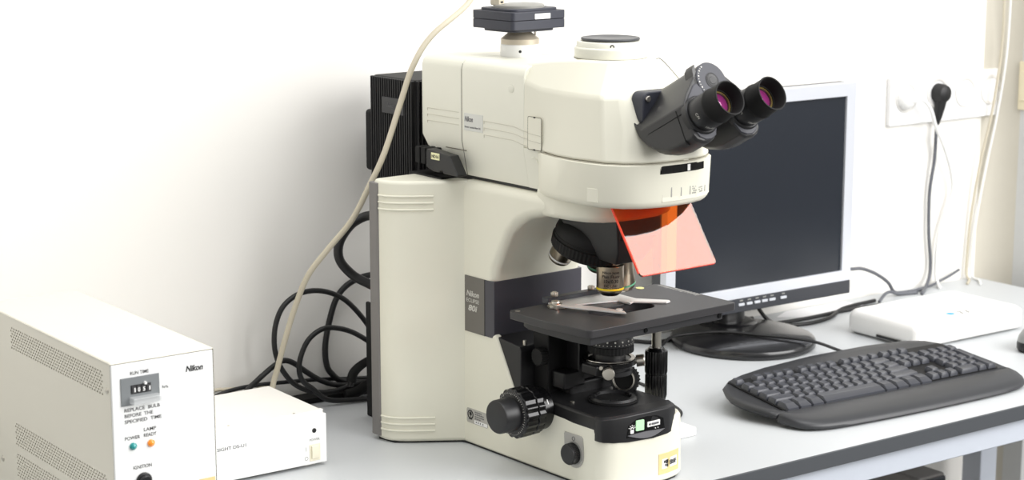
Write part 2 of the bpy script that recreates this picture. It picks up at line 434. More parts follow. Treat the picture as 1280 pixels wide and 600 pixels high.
# --- dimmer
bm = B(); prism(bm, [(-186, 56), (-188, 58)] + [(-186 - 16 * (1 - math.cos(0)), 58)] + [(-215, 58.5), (-218, 56), (-220, 40)] + [(-203.5 + 16.5 * math.cos(t), 36 + 16.5 * math.sin(t)) for t in [PI + i * PI / 14 for i in range(15)]] + [(-187, 40)], 'x', -.6, .4)
dp = make('dimmer_plate', bm, 'stickergrey', mic)
bm = B(); lathe(bm, [(13.6, 0), (13.6, .5), (12.6, .5)], (-.6, -203.5, 36.5), (-1, 0, 0), 40); make('dimmer_ring', bm, 'cloudy', dp)
bm = B(); knurl(bm, 11.6, 12.2, .4, 9, (-.8, -203.5, 36.5), (-1, 0, 0), 40); lathe(bm, [(11.6, 8.6), (11.2, 10), (9.5, 10.4)], (-.8, -203.5, 36.5), (-1, 0, 0), 40); make('dimmer_knob', bm, 'black', mic)
bm = B(); lathe(bm, [(2.6, 0), (2.6, .3), (1.9, .3), (1.9, 0)], (-.6, -202.5, 53), (-1, 0, 0), 24, cap=False); make('dimmer_symbol', bm, 'inkgrey', dp)

# --- nose under the arm, carrying the nosepiece
nose = [(4, -130), (0, -150), (0, -168), (3, -190), (9, -210), (22, -224), (42, -232), (72, -235)]
bm = B(); loft(bm, [[(x + (4 if x < 72 else -4), y + 4, 298) for x, y in mirror(nose)], [(x, y, 303) for x, y in mirror(nose)], [(x, y, 328) for x, y in mirror(nose)]])
make('nose', bm, 'cream', mic, bev=3, bang=40)

# --- nosepiece and objectives
be = math.radians(17)
E_ = Vector((0, math.cos(be), math.sin(be))); AX = Vector((0, math.sin(be), -math.cos(be))); RX = Vector((1, 0, 0))
NC = Vector((XC, YO, 243)) + E_ * 36
bm = B(); knurl(bm, 45.6, 46.3, -12, 1, NC, AX, 60); lathe(bm, [(44.5, -15), (44.5, 2), (42, 4), (10, 6)], NC, AX, 64)
nosep = make('nosepiece', bm, 'rubber', mic)
bm = B(); loft(bm, [[NC - AX * h + (RX * math.cos(t) + E_ * math.sin(t)) * r for t in [2 * PI * i / 48 for i in range(48)]] for r, h in ((43.5, 12), (44.5, 18), (42, 26), (36, 32))]); make('upper_dome', bm, 'blackmatte', nosep)
bm = B(); box(bm, 46, 106, -226, -150, 276, 300); make('prism_slider', bm, 'blackgloss', mic, bev=3)
bm = B(); loft(bm, [[(40, -226, 300), (104, -226, 300), (112, -130, 300), (32, -130, 300)], [(46, -222, 262), (98, -222, 262), (104, -150, 268), (40, -150, 268)], [(52, -212, 246), (92, -212, 246), (98, -160, 252), (46, -160, 252)]])
make('nosepiece_block', bm, 'black', mic, bev=2)

def objective(k, L, prof, ringcol, lab, ringh):
    t = math.radians(k); rad = -E_ * math.cos(t) + RX * math.sin(t); m = NC + rad * 36
    d = AX * math.cos(be) + rad * math.sin(be)
    bm = B(); lathe(bm, prof, m, d, 40); ob = make('objective', bm, 'objective', mic, bev=.4); ob['label'] = lab
    bm = B(); lathe(bm, [(prof[3][0] + .15, ringh), (prof[3][0] + .25, ringh + .3), (prof[3][0] + .25, ringh + 2.1), (prof[3][0] + .15, ringh + 2.4)], m, d, 40, cap=False); make('colour_ring', bm, ringcol, ob)
    h = prof[-1][1]; r = prof[-1][0]
    bm = B(); lathe(bm, [(prof[-2][0], prof[-2][1] - .05), (r - 1, h + 1.4), (r * .55, h + 1.5)], m, d, 32); make('front_cap', bm, 'black' if k == 0 else 'chrome', ob)
    return ob, m, d
o1, m1, d1 = objective(0, 38, [(11, -2), (11, 3), (15.6, 4), (15.6, 32), (14.5, 34), (10.5, 37)], 'yellow', 'active ten times objective with yellow ring', 29)
cdir = Vector((-.62, -.78, 0))
for s, z, sz, w in (('Nikon Japan', 232.2, 2.9, 20), ('Plan Fluor', 227.0, 4.0, 21.5), ('10x/0.30', 221.4, 4.4, 17), ('DC L/N1', 216.6, 3.1, 15), ('WD 15.2 16.0', 211.8 + 2.2, 1.9, 19)):
    text(s, sz * 1.25, (0, 0, 0), None, None, 'ink', o1, ext=.12, width=w, align='CENTER', wrap=((XC, YO, z - .5), (0, 0, 1), 15.65, cdir), bold=.06)
objective(60, 38, [(11, -2), (11, 3), (13.6, 4), (13.6, 42), (12, 46), (9, 48)], 'green', 'objective with pale green ring', 39)
objective(180, 40, [(11, -2), (11, 3), (13.8, 4), (13.8, 37), (12.8, 39), (10, 40)], 'whitepaint', 'objective with a white ring', 33)
objective(120, 38, [(11, -2), (11, 3), (13.6, 4), (13.6, 41), (12, 45), (8, 47)], 'green', 'objective at the back with a green ring', 38)

# --- epi-illuminator (long cream box)
ep = [(2.5, -152), (0, -150), (0, 4)]
def epi_section(y, top, x0=0.0):
    # outline in x,z seen from the front
    return [(x0 + 8, 326), (x0, 368), (x0, top - 12), (x0 + 2, top - 5.5), (x0 + 6.5, top - 1.4), (x0 + 13, top), (2 * XC - x0 - 13, top), (2 * XC - x0 - 6.5, top - 1.4), (2 * XC - x0 - 2, top - 5.5), (2 * XC - x0, top - 12), (2 * XC - x0, 368), (2 * XC - x0 - 8, 326)]
def epi(y0, y1, tops, under=0):
    bm = B(); s0 = epi_section(y0, tops[0]); s1 = epi_section(y1, tops[1])
    r0 = [(x, y0, z) for x, z in s0]
    r1 = [(x, y1 - under * max(0, (368 - z)) / 44, z) for x, z in s1]
    loft(bm, [r0, r1]); return bm
ill = make('epi_illuminator', epi(-113, 2.4, (464, 464)), 'cream2', mic, bev=1.2, bang=50)
bm = B(); loft(bm, [[(x, y, z) for x, z in ((8, 326), (0, 368), (0, 372), (144, 372), (144, 368), (136, 326))] for y in (-150, -112.9)]); make('lower_panel', bm, 'cream2', ill)
rear = make('illuminator_rear_housing', epi(3.2, 82, (464, 463), 26), 'cream2', mic, bev=2.2, bang=50)
bm = B(); loft(bm, [[(x, y, z) for x, z in epi_section(0, 463)] for y in (2.0, 3.6)])
for v in bm.verts: v.co.x = XC + (v.co.x - XC) * .992
make('housing_seam', bm, 'seam', mic)
bm = B(); box(bm, 12, 130, -140, 60, 321, 327); make('illuminator_gasket', bm, 'black', mic)
# grooves: three on each module
def groove_lines(x, pts_list, parent):
    for pts in pts_list:
        bm = B(); tube(bm, [(x, y, z) for y, z in pts], .45, n=6, k=1); make('groove', bm, 'groove', parent)
groove_lines(-.1, [[(70, z - 3), (70, z), (8, z + .5)] for z in (400, 392.5, 385)], rear)
for z in (394.5, 386.5, 378.5):
    groove_lines(-.1, [[(-40, z - 3), (-40, z + .5), (-92, z), (-101, z - 1.2), (-110, z - 3), (-125, z - 4.6), (-160, z - 5)]], ill)
# name plate
bm = B(); box(bm, -.5, .2, -38, -2, 380.5, 401); np_ = make('illuminator_nameplate', bm, 'plate', mic, bev=.3)
text('Nikon', 8.5, (-.55, -3.6, 391.5), XS, YS, 'inkgrey', np_, bold=.2, shear=.2, width=15.5)
text('Electric Lambda-Filter HG', 3.2, (-.55, -3.6, 384), XS, YS, 'inkgrey', np_, width=30, bold=.03)
# round plug, cover plate and small lever on the side
bm = B(); lathe(bm, [(4.6, -.3), (4.6, .35), (4.2, .5)], (0, -90, 437), (-1, 0, 0), 32); make('side_plug', bm, 'cream2', ill)
bm = B(); lathe(bm, [(4.8, -.3), (4.8, .15), (4.6, .15)], (0, -90, 437), (-1, 0, 0), 32); make('plug_seam', bm, 'groove', ill)
bm = B(); tube(bm, [(-.3 + (368 - z) / 42 * 8, y, z) for y, z in ((-126, 361.8), (-134, 361), (-142.3, 338), (-143, 328))], .8, n=8, k=2); make('side_lever', bm, 'cream2', ill)

# --- filter turret housing (drum)
drum = [(1, -138), (-4, -152), (-9.5, -178), (-11.5, -205), (-10, -230), (-4, -252), (8, -271), (24, -283), (46, -289.5), (72, -291)]
def dr(z, k=0.0, fy=0.0):
    return [(x + (k if x < XC else -k), y + fy + (k if y < -150 else 0), z) for x, y in mirror(drum)]
bm = B(); loft(bm, [dr(321, 8), dr(322, 4), dr(325, 1.2), dr(330, 0), dr(369.2, -1.2), dr(369.9, -.6)])
drm = make('filter_turret_housing', bm, 'cream', mic, bev=.6, bang=60)
bm = B(); loft(bm, [dr(369.4, .5), dr(371, .5)]); make('seam_line', bm, 'seamlight', mic)
# small raised square on the left side of the drum
bm = B(); loft(bm, [[(-9.9 - o, -233, z0), (-6.2 - o, -246, z0), (-6.2 - o, -246, z1), (-9.9 - o, -233, z1)] for o, z0, z1 in ((-2, 328, 343), (.35, 328, 343))]); make('access_cover', bm, 'cream', mic, bev=.4)
# wheel slot with knurled edge
def front_y(x):      # outline of the drum
    for (xa, ya), (xb, yb) in zip(mirror(drum), mirror(drum)[1:]):
        if xa <= x <= xb: return ya + (yb - ya) * (x - xa) / (xb - xa)
    return -291
def on_drum(name, x0, x1, z0, z1, m, parent, out=.5, n=16, inn=3, bev=.3):
    bm = B(); xs = [x0 + (x1 - x0) * i / n for i in range(n + 1)]
    loft(bm, [[(x, front_y(x) - out - 1.2, z0), (x, front_y(x) - out - 1.2, z1), (x, front_y(x) + inn, z1), (x, front_y(x) + inn, z0)] for x in xs])
    return make(name, bm, m, parent, bev=bev)
slot = on_drum('turret_slot', 44, 112, 359, 368, 'blackgloss', mic, .25)
for i in range(46):
    x = 45 + i * 1.45
    if abs(x - 84) < 2.6: continue
    on_drum('tooth', x, x + .85, 359.8, 367.2, 'rubber', slot, 1.1, 1, bev=0)
on_drum('position_mark', 82, 86.5, 360, 367, 'whitepaint', slot, 1.3, 2)
tk = on_drum('position_tab', 80, 88, 369, 380, 'cream2', mic, -3.2, 3, bev=.4)
# engraved filter position panel
pan = on_drum('position_panel', 48, 136, 328.5, 343, 'cream', mic, -1.1, 20)
on_drum('panel_edge', 48, 48.5, 328.5, 343, 'groove', pan, -1, 1, bev=0)
on_drum('panel_edge', 48, 136, 328.3, 328.8, 'groove', pan, -1, 20, bev=0)
for x in (60, 74, 88, 116): 
    on_drum('position_tick', x, x + 1.4, 333, 343.5, 'cloudy', pan, -.8, 2, bev=0)
for xx in (92, 103.5):
    for r in range(4):
        for c in range(5):
            if random.random() < .78: on_drum('fine_print', xx + c * 1.7, xx + c * 1.7 + 1.1, 333.5 + r * 2.3, 335 + r * 2.3, 'cloudy', pan, -.8, 1, bev=0)

# --- head
def hd(pts): return mirror(pts)
H0 = [(0.5, -92, 371), (0, -140, 371), (-10, -178, 371), (-11, -210, 371), (-4, -252, 371), (8, -271, 371), (24, -283, 371), (46, -289.5, 371), (72, -291, 371)]
H1 = [(0.5, -92, 420), (0, -140, 410), (-2.5, -178, 408), (-3, -210, 408), (0, -245, 408), (16, -265, 408), (28, -272, 408), (48, -278, 408), (72, -279, 408)]
H2 = [(0.5, -92, 452), (1, -140, 441), (2.5, -178, 439), (3, -210, 439.5), (4, -239, 440), (19, -253, 440), (30, -258, 440), (50, -262, 440), (72, -263, 440)]
H3 = [(13.5, -92, 463.4), (17, -140, 472), (26, -178, 475), (32, -200, 475), (38, -216, 475), (44, -219, 475), (50, -220.5, 475), (60, -221.5, 475), (72, -222, 475)]
def mirror3(p): return p + [(2 * XC - x, y, z) for x, y, z in reversed(p[:-1])]
bm = B(); loft(bm, [mirror3(h) for h in (H0, H1, H2, H3)])
head = make('head', bm, 'cream', mic, bev=4, seg=4, bang=14, ang=25)
bm = B(); tube(bm, [(100, -221.5, 474.6), (106, -222, 474), (110, -232, 465), (113, -262, 440.5)], .5, n=6, k=4); make('head_seam', bm, 'seam', head)
# battery-cover like panel on the left side
bm = B(); prism(bm, rrect(-146, -123, 372.6, 408.4, 2), 'x', -2.6, 4); pnl = make('side_panel', bm, 'cream', mic, bev=.3)
bm = B(); tube(bm, [(-2.2, y, z) for y, z in rrect(-146.4, -122.6, 372, 409, 2)] + [(-2.2, -122.6, 407)], .38, n=6, k=1); make('panel_seam', bm, 'seam', pnl)
for z in (372.3, 408.7):
    bm = B(); box(bm, -2.9, -2.4, -136, -133, z - .8, z + .8); make('panel_notch', bm, 'ink', pnl)
for z in (389.5, 381.5): groove_lines(-2.6, [[(-124, z + .8), (-145, z - .8)]], pnl)
# top cap
bm = B(); lathe(bm, [(39, -2), (40, 0), (40, 10.5), (39.4, 11.5), (38, 12), (37.4, 17), (36.6, 18.2), (30, 18.4)], (XC, -176.5, 475), n=72); cap = make('port_ring', bm, 'cream2', mic, bev=.5)
bm = B(); lathe(bm, [(40.6, 0), (40.6, .9)], (XC, -176.5, 474.2), n=64); make('ring_seam', bm, 'seam', cap)
bm = B(); lathe(bm, [(30, 0), (32.5, .8), (33, 2.2), (32.4, 3.4), (29, 3.8), (27, 3.0), (12, 3.3), (11, 3.0)], (XC, -176.5, 493.4), n=64); make('port_cap', bm, mat('port_cap_black', (56, 58, 62), .4), mic)
for dx, dy in ((-.62, -.78),):
    bm = B(); lathe(bm, [(2.4, -1), (2.4, .3), (1.3, .35), (1.2, -.6)], (XC + 37.6 * dx, -176.5 + 37.6 * dy, 489.2), (dx, dy, 0), 20); make('grub_screw', bm, 'ink', cap)

# --- camera on the photo port
bm = B(); lathe(bm, [(23, 0), (23.3, .8), (23.3, 14), (22.6, 15)], (XC, -16.6, 463.6), n=56); ad = make('camera_adapter', bm, 'whitepaint', mic, bev=.4)
bm = B(); lathe(bm, [(22.6, 0), (22.6, 6.2), (22, 7), (13, 14), (12, 14.4), (11.5, 22)], (XC, -16.6, 478.2), n=56); make('chrome_collar', bm, mat('satin_nickel', (196, 186, 168), .4, .35), ad)
bm = B(); lathe(bm, [(1.7, -.6), (1.7, .4)], (XC - .62 * 23, -16.6 - .78 * 23, 471), (-.62, -.78, 0), 16); make('grub_screw', bm, 'ink', ad)
bm = B(); lathe(bm, [(1.4, 0), (1.4, 9)], (XC + 12, -30, 487), n=12); make('lock_pin', bm, 'chrome', ad)
CA = Matrix.Translation((69, -18, 0)) @ Matrix.Rotation(math.radians(2.5), 4, 'Z')
def cbox(name, x, y, z0, z1, m, parent, bev=1.0, r=4):
    bm = B(); prism(bm, rrect(-x, x, -y, y, r, 4), 'z', z0, z1, CA); return make(name, bm, m, parent, bev=bev, bang=50)
cam_ = cbox('camera', 41.5, 37, 498, 508.3, 'camera', mic, .5, 5)
cbox('upper_shell', 41.5, 37, 508.7, 518.5, 'camera', cam_, .8, 5)
cbox('bottom_step', 34, 30, 494.5, 499, 'camera', cam_, 1, 12)
cbox('top_step', 36, 32, 518, 521.5, 'camera', cam_, 1, 10)
bm = B(); lathe(bm, [(30, 0), (30, 3), (28, 4.4), (10, 5.6)], (69, -18, 521), n=56); make('top_dome', bm, mat('dome_grey', (140, 139, 134), .45), cam_)
bm = B(); prism(bm, rrect(-8, 16, 509.6, 515.8, .8), 'y', -37.5, -36.5, CA); make('blank_label', bm, 'whitepaint', cam_)
bm = B(); box(bm, 50, 82, -8, 14, 524, 560); make('plug_body', bm, 'whitepaint', cam_, bev=2)
bm = B(); box(bm, 41, 49.6, -16, 0, 524, 556); make('cable_clip', bm, 'cablebeige', cam_, bev=1)
bm = B(); box(bm, 43.5, 47, -16.5, -15.5, 527, 529); make('clip_slot', bm, 'ink', cam_)

# --- lamp house
bm = B(); prism(bm, rrect(26, 118, 132, 226, 7, 6), 'z', 278, 425)
lamp = make('lamp_house', bm, 'blackmatte', mic, bev=4, bang=50)
n = 19
for i in range(n):
    y = 136 + i * (86 / (n - 1)); bm = B(); box(bm, 22.5, 28, y - 1.25, y + 1.25, 281, 424); make('fin', bm, 'black', lamp, bev=.9, seg=2)
for i in range(17):
    x = 30 + i * (84 / 16); bm = B(); box(bm, x - 1.3, x + 1.3, 128.5, 134, 281, 424); make('fin', bm, 'black', lamp, bev=.9, seg=2)
bm = B(); box(bm, 21.9, 24, 151, 197, 380, 400); lpn = make('lamp_label', bm, mat('lamp_label_black', (52, 52, 54), .35), lamp, bev=.5)
text('Nikon', 8, (21.7, 186, 388), XS, YS, 'inkgrey', lpn, width=17, shear=.2)
text('LAMPHOUSE', 3.4, (21.7, 176, 383), XS, YS, 'inkgrey', lpn, width=20)
bm = B(); prism(bm, rrect(24, 120, 302, 380, 5), 'y', 225, 238); make('rear_cover', bm, 'blackmatte', lamp, bev=3, bang=50)
bm = B(); lathe(bm, [(30, 0), (30, 66)], (XC, 68, 372), (0, 1, 0), 40); make('lamp_collar', bm, 'black', lamp)
# --- neutral density sliders
for i, y in enumerate((74, 62.5, 51)):
    bm = B()
    prism(bm, [(y + 4.5, 334), (y + 4.5, 352.5), (y + 3, 354), (y - 4.5, 354), (y - 4.5, 334)], 'x', -13, 20)
    sl = make('filter_slider', bm, 'blackmatte', mic, bev=1)
# long pull of the front slider, lying along the housing
bm = B(); prism(bm, [(48, 352), (46, 354.5), (2, 351), (-14, 330), (-14, 328), (14, 328.5), (16, 331.5), (20, 331.5), (21, 329), (34, 329), (48, 333)], 'x', -19, -5)
pull = make('slider_pull', bm, 'black', mic, bev=1.2)
bm = B(); box(bm, -19.6, -18.5, 21, 37, 343.5, 351.5); tg = make('slider_label', bm, mat('slider_label_ivory', (238, 236, 190), .5), pull)
text('ND16', 5.2, (-19.7, 36, 345.6), XS, YS, 'ink', tg, width=13.5, bold=.05)
bm = B(); box(bm, -.4, .6, -6, 34, 356, 357); make('slider_slot', bm, 'seam', rear)
bm = B(); box(bm, -14, 60, 24, 90, 318.5, 322); make('heat_shield', bm, 'blackmatte', mic, bev=1)

# --- binocular tube
ci, si = math.cos(math.radians(28)), math.sin(math.radians(28))
D_ = Vector((0, -ci, si)); U_ = Vector((0, si, ci)); EO = Vector((XC, -395.5, 452))
def bp(x, v, s): return EO + RX * x + U_ * v + D_ * s
def bsec(s, vb, vn, top=58, w=47, sh=0):
    L = [(-12, min(vn, 20)), (-14, max(vb + 12, vn - 10)), (-18, vb + 4), (-26, vb), (-37, vb), (-44, vb + 3), (-w, vb + 8), (-w, max(14, vb + 20)), (-w + 9, 26), (-24, 41 + sh), (-17, 50 + sh), (-9, top - 3), (0, top)]
    pts = L + [(-x, v) for x, v in reversed(L[:-1])]
    return [bp(x, v, s) for x, v in pts]
bm = B(); loft(bm, [bsec(-49, -27, 2, 58, 48), bsec(-52, -29, 0, 58, 48.5), bsec(-80, -29, -4, 58, 49), bsec(-92, -27, -6, 58, 49), bsec(-110, -19, -6, 58, 49.5), bsec(-121, -9, 0, 58, 49), bsec(-129, 2, 8, 57, 48), bsec(-132, 12, 12, 56, 46)])
bino = make('binocular_tube', bm, 'bino', mic, bev=1.8, bang=25)
for sg in (-1, 1):
    L = [(-13, -13), (-18, -23), (-26, -26.5), (-34, -26.5), (-41, -23), (-46, -14), (-46, 13), (-38, 23), (-27, 34), (-22, 36), (-17, 30), (-13, 14)]
    bm = B(); loft(bm, [[bp(-sg * x if sg > 0 else x, v, s) for x, v in L] for s in (-51, -47.4)]); make('face_plate', bm, 'binoface', bino, bev=1.5, bang=40)
    bm = B(); tube(bm, [bp(sg * 49, 6, -56), bp(sg * 49.3, 6, -112)], .5, n=6, k=1); make('joint_line', bm, 'blackmatte', bino)
    bm = B(); loft(bm, [[bp(sg * x, v, s) for x, v in ((49.2, -26), (49.2, 12), (44, 18), (44, -26))] for s in (-63, -62.4)]); make('joint_line', bm, 'blackmatte', bino)
bm = B(); lathe(bm, [(21, -4), (21, 2.2), (20.3, 3)], bp(2, 37, -51), D_, 48); hg = make('hinge_disc', bm, 'binoface', mic, bev=.3)
bm = B(); lathe(bm, [(8.8, 0), (8.8, .5), (8, .8), (7.4, .4), (4.4, .4), (4, .8), (3.4, .8)], bp(2, 37, -48), D_, 36); make('hinge_cap', bm, 'bino', hg)
bm = B()
for i in range(11):
    t = math.radians(120 + i * 10); p = bp(2 + 18.4 * math.cos(t), 37 + 18.4 * math.sin(t), -47.9); disc(bm, p, D_, .55 if i % 2 else .9, .25, 8)
make('distance_scale', bm, 'silver', hg)
bm = B(); loft(bm, [[bp(x, v, s) for x, v in ((-24, 30), (-20, 52), (-15, 57), (-18, 32))] for s in (-62, -49)]); make('hinge_gap', bm, 'blackgloss', hg)
# mount flange
bm = B(); prism(bm, rrect(30, 116, 411, 447, 8), 'y', -277, -258); fl = make('mount_flange', bm, 'camera', mic, bev=1.5, bang=50)
bm = B(); lathe(bm, [(3.4, 0), (3.4, 2.2), (2.6, 2.8)], (36, -277, 440), (0, -1, 0), 20); make('flange_screw', bm, 'chrome', fl)
for sg in (-1, 1):
    c = bp(sg * 31, 0, 0)
    bm = B(); lathe(bm, [(21.5, -53), (21.5, -46.5), (20, -45), (18.6, -45)], c, D_, 48); ey = make('eyepiece', bm, 'black', mic)
    bm = B(); lathe(bm, [(18.4, -46), (18.9, -44), (18.9, -26.5), (18.2, -25.2), (18.2, -24)], c, D_, 48); make('barrel', bm, 'black', ey)
    bm = B(); lathe(bm, [(18.0, -25), (19.4, -22.5), (19.2, -20), (18.2, -18.5), (18.4, -3), (19, -.6), (18.8, .2), (17.6, .2), (16.6, -1.5), (14.4, -14), (13.6, -14.2), (13.4, -16.5), (11, -17)], c, D_, 56, cap=False); make('eyecup', bm, 'rubber', ey)
    bm = B(); lathe(bm, [(13.6, -15.6), (11.6, -15), (11.5, -16.5)], c, D_, 40, cap=False); make('lens_ring', bm, 'amber', ey)
    bm = B(); lathe(bm, [(11.8, -17.5), (9, -16.3), (5, -15.6), (0.1, -15.3)], c, D_, 40); make('eye_lens', bm, 'purple', ey)
    text('CFI', 4.4, (0, 0, 0), None, None, 'silver', ey, ext=.1, width=6.5, wrap=(c - D_ * 37.5, D_, 18.95, Vector((-.94, 0, 0)) - U_ * .2 + Vector((0, -.1, 0))), align='CENTER')
    text('10x/22', 4.2, (0, 0, 0), None, None, 'silver', ey, ext=.1, width=11, wrap=(c - D_ * 38.2, D_, 18.95, Vector((-.2, 0, 0)) - U_ * .9), align='CENTER')

# --- orange emission shield
sl_ = Vector((0, -45, -66)).normalized(); nrm = Vector((0, -66, 45)).normalized()
def shp(x, l, t): return Vector((x, -243, 320)) + sl_ * l + nrm * t
bm = B(); loft(bm, [[shp(x, l, t) for x, l in rrect(17, 131, -2, 83.5, 3.5)] for t in (-1.3, 1.3)])
make('orange_shield', bm, 'shield', mic, bev=.3)
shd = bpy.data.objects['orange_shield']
bm = B(); loft(bm, [[shp(x, l, t) for x, l in ((16.2, 0), (17.1, 0), (17.1, 80), (16.2, 80))] for t in (-1.3, 1.3)]); make('edge', bm, 'shield_edge_glow', shd)  # thin strips along two shield edges, edge glow painted as orange-red
bm = B(); loft(bm, [[shp(x, l, t) for x, l in ((20.5, 83.4), (127.5, 83.4), (127.5, 84.1), (20.5, 84.1))] for t in (-1.3, 1.3)]); make('edge', bm, 'shield_edge_glow', shd)
bm = B(); box(bm, 60, 84, -250, -236, 316, 323); make('shield_holder', bm, 'black', mic, bev=1)

# --- stage
st_out = [(-33, -129), (-33, -190), (-27, -252), (-24, -256), (-20, -257.5), (194, -257.5), (198, -254), (198, -130), (192, -124), (-28, -124)]
hole = [(72 + 17 * math.cos(t) + (28 if math.cos(t) > 0 else -26) * 1.0, -199 + 17 * math.sin(t)) for t in [2 * PI * i / 40 for i in range(40)]]
def plate_with_hole(bm, outer, inner, z0, z1):
    res = []
    for z in (z1, z0):
        vo = [bm.verts.new((x, y, z)) for x, y in outer]; vi = [bm.verts.new((x, y, z)) for x, y in inner]
        ed = [bm.edges.new((a, b)) for L in (vo, vi) for a, b in zip(L, L[1:] + L[:1])]
        bmesh.ops.triangle_fill(bm, use_beauty=True, edges=ed); res.append((vo, vi))
    for k in (0, 1):
        a, b = res[0][k], res[1][k]
        for i in range(len(a)): bm.faces.new((a[i], a[(i + 1) % len(a)], b[(i + 1) % len(a)], b[i]))
bm = B(); plate_with_hole(bm, st_out, hole, 182, 191); stg = make('stage', bm, 'stage', mic, bev=.9, bang=50)
bm = B(); plate_with_hole(bm, [(-24, -150), (-24, -225), (-19, -251), (182, -251), (182, -135), (-18, -135)], hole, 172.5, 182.2); make('lower_plate', bm, mat('stage_lower', (34, 34, 37), .5), stg, bev=.8, bang=50)
for x in (62, 176):
    bm = B(); lathe(bm, [(2.6, 0), (2.6, 1)], (x, -251.2, 177.5), (0, -1, 0), 16); make('plate_screw', bm, 'blackgloss', stg)
bm = B(); lathe(bm, [(3, 0), (3, .9)], (-26, -134, 190.5), n=16); make('stage_screw', bm, 'steel', stg)
bm = B()
for i in range(14): box(bm, 193 - (4 if i % 5 else 6), 197, -200 + i * 5, -199.2 + i * 5, 191, 191.15)
make('scale_marks', bm, 'silver', stg)
bm = B(); disc(bm, (163, -131, 190.9), (0, 0, 1), 5, .5, 24); make('yellow_dot', bm, mat('pale_yellow', (232, 226, 150), .5), stg)
bm = B(); box(bm, 144, 150, -132, -128, 191, 192); make('zero_mark', bm, 'ink', stg)
# specimen holder
bm = B(); box(bm, 22, 104, -130, -119, 191, 198); hb = make('specimen_holder', bm, mat('holder_black', (48, 50, 58), .45), mic, bev=.8)
for x in (36, 92):
    bm = B(); knurl(bm, 3.9, 4.3, 0, 4.5, (x, -124.5, 198), (0, 0, 1), 18); lathe(bm, [(2.6, 4), (2.4, 5.4)], (x, -124.5, 198), n=20); make('thumb_screw', bm, 'steel', hb)
bm = B(); prism(bm, [(22, -130), (104, -130), (116, -142), (116, -176), (140, -206), (137, -211), (130, -212), (102, -186), (94, -190), (92, -171), (60, -160), (34, -156), (20, -146)], 'z', 191.3, 193.3); make('fixed_arm', bm, 'alu', hb, bev=.4)
bm = B(); prism(bm, [(14, -150), (20, -143), (30, -158), (44, -182), (52, -206), (56, -222), (52, -230), (46, -222), (36, -200), (22, -172)], 'z', 193.6, 195.4)
make('finger_arm', bm, 'alu', hb, bev=.4)
bm = B(); lathe(bm, [(7.5, 0), (7.5, 2.5), (6.5, 3.2), (5.5, 3.2), (5, 5), (3.5, 5.4)], (20, -146, 193.5), n=28); make('pivot', bm, 'steel', hb)
bm = B(); prism(bm, [(8, -150), (12, -140), (24, -136), (30, -148), (22, -160)], 'z', 191.2, 193.6); make('pivot_plate', bm, 'steel', hb, bev=.5)
bm = B(); box(bm, 11, 15, -158, -153, 191.2, 197); make('finger_lever', bm, 'steel', hb, bev=.6)
bm = B(); lathe(bm, [(4, 0), (4, .8)], (56, -214, 195.3), n=18); make('finger_tip', bm, 'alu', hb)

# --- coaxial stage handle
bm = B(); lathe(bm, [(5.6, 0), (5.6, 46)], (150, -175, 128), n=28); hs = make('stage_drive_shaft', bm, 'steel', mic)
bm = B(); knurl(bm, 12.6, 13.4, 98.6, 126, (150, -175, 0), (0, 0, 1), 22); lathe(bm, [(12.2, 125.5), (9, 129.5), (7, 130)], (150, -175, 0), n=32); make('stage_knob', bm, 'blackgloss', mic)
bm = B(); knurl(bm, 12.2, 13, 70, 97.6, (150, -175, 0), (0, 0, 1), 22); lathe(bm, [(9, 66), (11.8, 67.5), (12, 70.4)], (150, -175, 0), n=32); make('stage_knob', bm, 'blackgloss', mic)

# --- substage: focus block, condenser carrier, condenser
bm = B(); prism(bm, [(-56, 84), (-104, 84), (-104, 134), (-101, 138.5), (-56, 143)], 'x', 3, 141); blk = make('focus_carriage', bm, 'black', mic, bev=1.5)
bm = B(); box(bm, 24, 120, -128, -100, 84, 172); make('carriage_bracket', bm, 'blackmatte', mic, bev=2)
bm = B(); box(bm, 30, 62, -150, -126, 92, 112); make('condenser_rail', bm, 'black', mic, bev=2)
bm = B(); box(bm, 52, 92, -150, -118, 100, 150); make('condenser_slide', bm, 'black', mic, bev=2)
bm = B(); lathe(bm, [(4, 0), (4, 8)], (30, -122, 129), (-1, 0, 0), 16); knurl(bm, 9.6, 10.8, 8, 18, (30, -122, 129), (-1, 0, 0), 18); make('condenser_focus_knob', bm, 'rubber', mic, bev=.3)
bm = B(); lathe(bm, [(2.2, 0), (2.2, 6)], (12, -100, 139), n=12); make('stop_screw', bm, 'steel', blk)
# stage bracket under the plate
bm = B(); box(bm, 20, 124, -200, -104, 160, 173); make('stage_bracket', bm, 'blackmatte', mic, bev=2)
# condenser: turret dial, body, lower ring with clamp screws
bm = B(); lathe(bm, [(20, 116), (22, 118), (22, 126), (19, 128), (19, 140), (16, 146), (16, 168)], (XC, YO, 0), n=48); cond = make('condenser', bm, 'black', mic)
bm = B(); knurl(bm, 26, 26.6, 139, 148, (XC, YO - 2, 0), (0, 0, 1), 40); make('dial_ring', bm, 'blackmatte', cond)
bm = B(); lathe(bm, [(26.4, 148), (26.6, 149), (24.6, 158), (20, 160)], (XC, YO - 2, 0), n=56); make('aperture_dial', bm, 'black', cond)
bm = B()
for i in range(36):
    t = 2 * PI * i / 36; c = Vector((math.cos(t), math.sin(t), 0)); p = Vector((XC, YO - 2, 0)) + c * 26.2 + Vector((0, 0, 150.6)); disc(bm, p, c, .55, .5, 8)
    if i % 2 == 0:
        p = Vector((XC, YO - 2, 0)) + c * 25.3 + Vector((0, 0, 154.4)); disc(bm, p, c, 1.1, .5, 8)
make('aperture_marks', bm, 'silver', cond)
